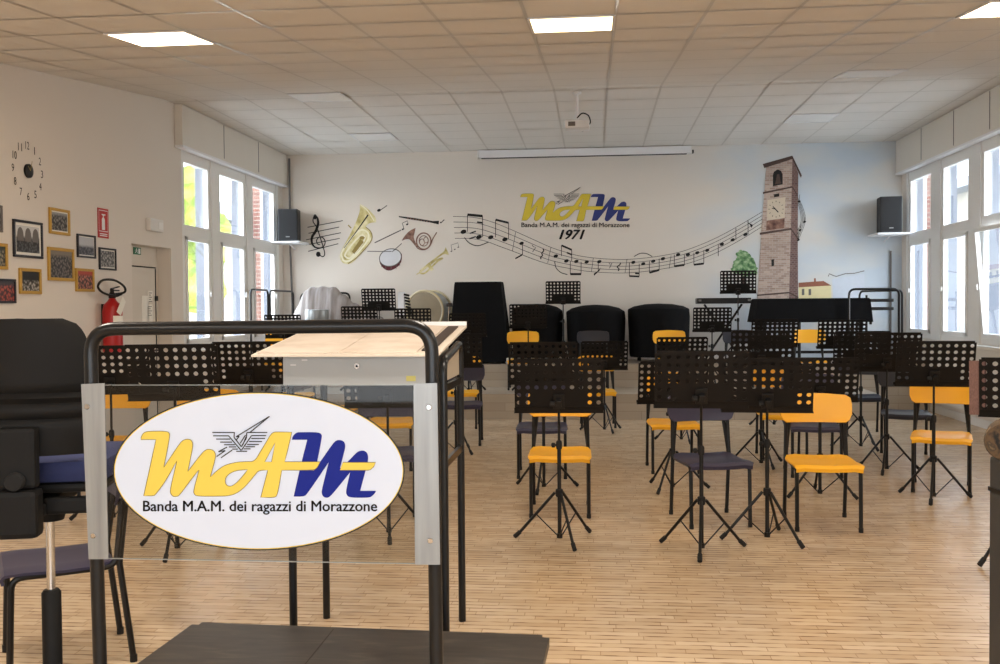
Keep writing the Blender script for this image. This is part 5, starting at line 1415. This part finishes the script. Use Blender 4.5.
def house(x0, y0, x1, y1, h, label, s):
    root = thing('neighbour_house', label, 'house', (0, 0, -.8), 0, 'pale houses outside the windows')
    bm = nb(); box(bm, (x0, y0, 0), (x1, y1, h + .8)); obj('house_wall', bm, M['facade'], root)
    bm = nb(); xm = (x0 + x1) / 2
    prism(bm, [(x0 - .5, h + .75), (x1 + .5, h + .75), (xm, h + 2.3)], y1 - y0 + .8, lambda x, z, t: Vector((x, y0 - .4 + t, z + .02))); obj('roof', bm, M['rooftile'], root)
    xs = x1 if s < 0 else x0
    for k in range(4):
        yy = y0 + 1.2 + k * (y1 - y0 - 2) / 4
        for z in (1.6, 4.0):
            if z + 1.2 < h + .6:
                bm = nb(); box(bm, (xs - .03, yy, z), (xs + .03, yy + .9, z + 1.2)); obj('window', bm, M['darkglass'], root)
house(-19, 27.5, -13.0, 46, 4.6, 'pale house outside the windows by the door', -1)
house(9.2, 24, 16, 44, 4.3, 'pale house with grey tiled roof outside the window wall', 1)
for lab, lo, hi in (('red brick pier outside the window bay by the treble clef speaker', (-6.0, 16.43, -.8), (-5.6, 17.3, 5.2)), ('red brick pier outside the window bay by the bell tower speaker', (5.24, 16.3, -.8), (5.6, 17.3, 5.2))):
    bm = nb(); box(bm, lo, hi); o = obj('brick_pillar', bm, M['brick']); o['kind'] = 'structure'; o['label'] = lab

# ------------------------------------------------------------------ light
w = bpy.data.worlds.new('sky'); scene.world = w; w.use_nodes = True
nt = w.node_tree; bg = nt.nodes['Background']
tc = N(nt, 'ShaderNodeTexCoord'); sep = N(nt, 'ShaderNodeSeparateXYZ'); nt.links.new(tc.outputs['Generated'], sep.inputs[0])
cr = N(nt, 'ShaderNodeValToRGB'); e = cr.color_ramp.elements
e[0].position, e[0].color = .0, (1.0, .98, .95, 1); e[1].position, e[1].color = .7, (.62, .78, 1.0, 1)
nt.links.new(sep.outputs['Z'], cr.inputs[0]); nt.links.new(cr.outputs[0], bg.inputs['Color']); bg.inputs['Strength'].default_value = 12
def area(name, loc, rot, sx, sy, power, col=(1, 1, 1), portal=False):
    l = bpy.data.lights.new(name, 'AREA'); l.shape = 'RECTANGLE'; l.size = sx; l.size_y = sy; l.energy = power; l.color = col
    if portal: l.cycles.is_portal = True
    o = bpy.data.objects.new(name, l); COL.objects.link(o); o.location = loc; o.rotation_euler = rot; return o
area('window_portal', (XL - .32, sum(LW) / 2, 2.25), (0, -PI / 2, 0), 2.5, 3.8, 1, portal=True)
area('window_portal', (XR + .32, sum(RW) / 2, 2.25), (0, PI / 2, 0), 2.5, 4.3, 1, portal=True)
# unseen lamps added overhead for light; the second loop backs the lit panels
for x, y in ((-2.6, 3.2), (.0, 3.2), (2.6, 3.2), (-2.6, -.6), (2.6, -.6)):
    area('ceiling_area_light', (x, y, ceil_z(y) - .05), (0, 0, 0), .58, .58, 40, (1, .91, .79))
for x, y in ((-2.6, 7.0), (0, 7.0), (2.9, 7.0)):
    area('ceiling_area_light', (x, y, ceil_z(y) - .06), (0, 0, 0), .55, .55, 13, (1, .91, .79))
area('rear_fill_light', (.6, YF + .15, 1.55), (PI / 2, 0, 0), 6, 1.5, 128, (.82, .91, 1))  # unseen cool fill added by the windowless front wall to brighten the sign
scene.view_settings.view_transform = 'Standard'
scene.view_settings.exposure = .14
scene.view_settings.gamma = 1.0
scene.cycles.max_bounces = 8; scene.cycles.diffuse_bounces = 5; scene.cycles.transparent_max_bounces = 12
scene.cycles.use_denoising = True
scene.cycles.sample_clamp_indirect = 6
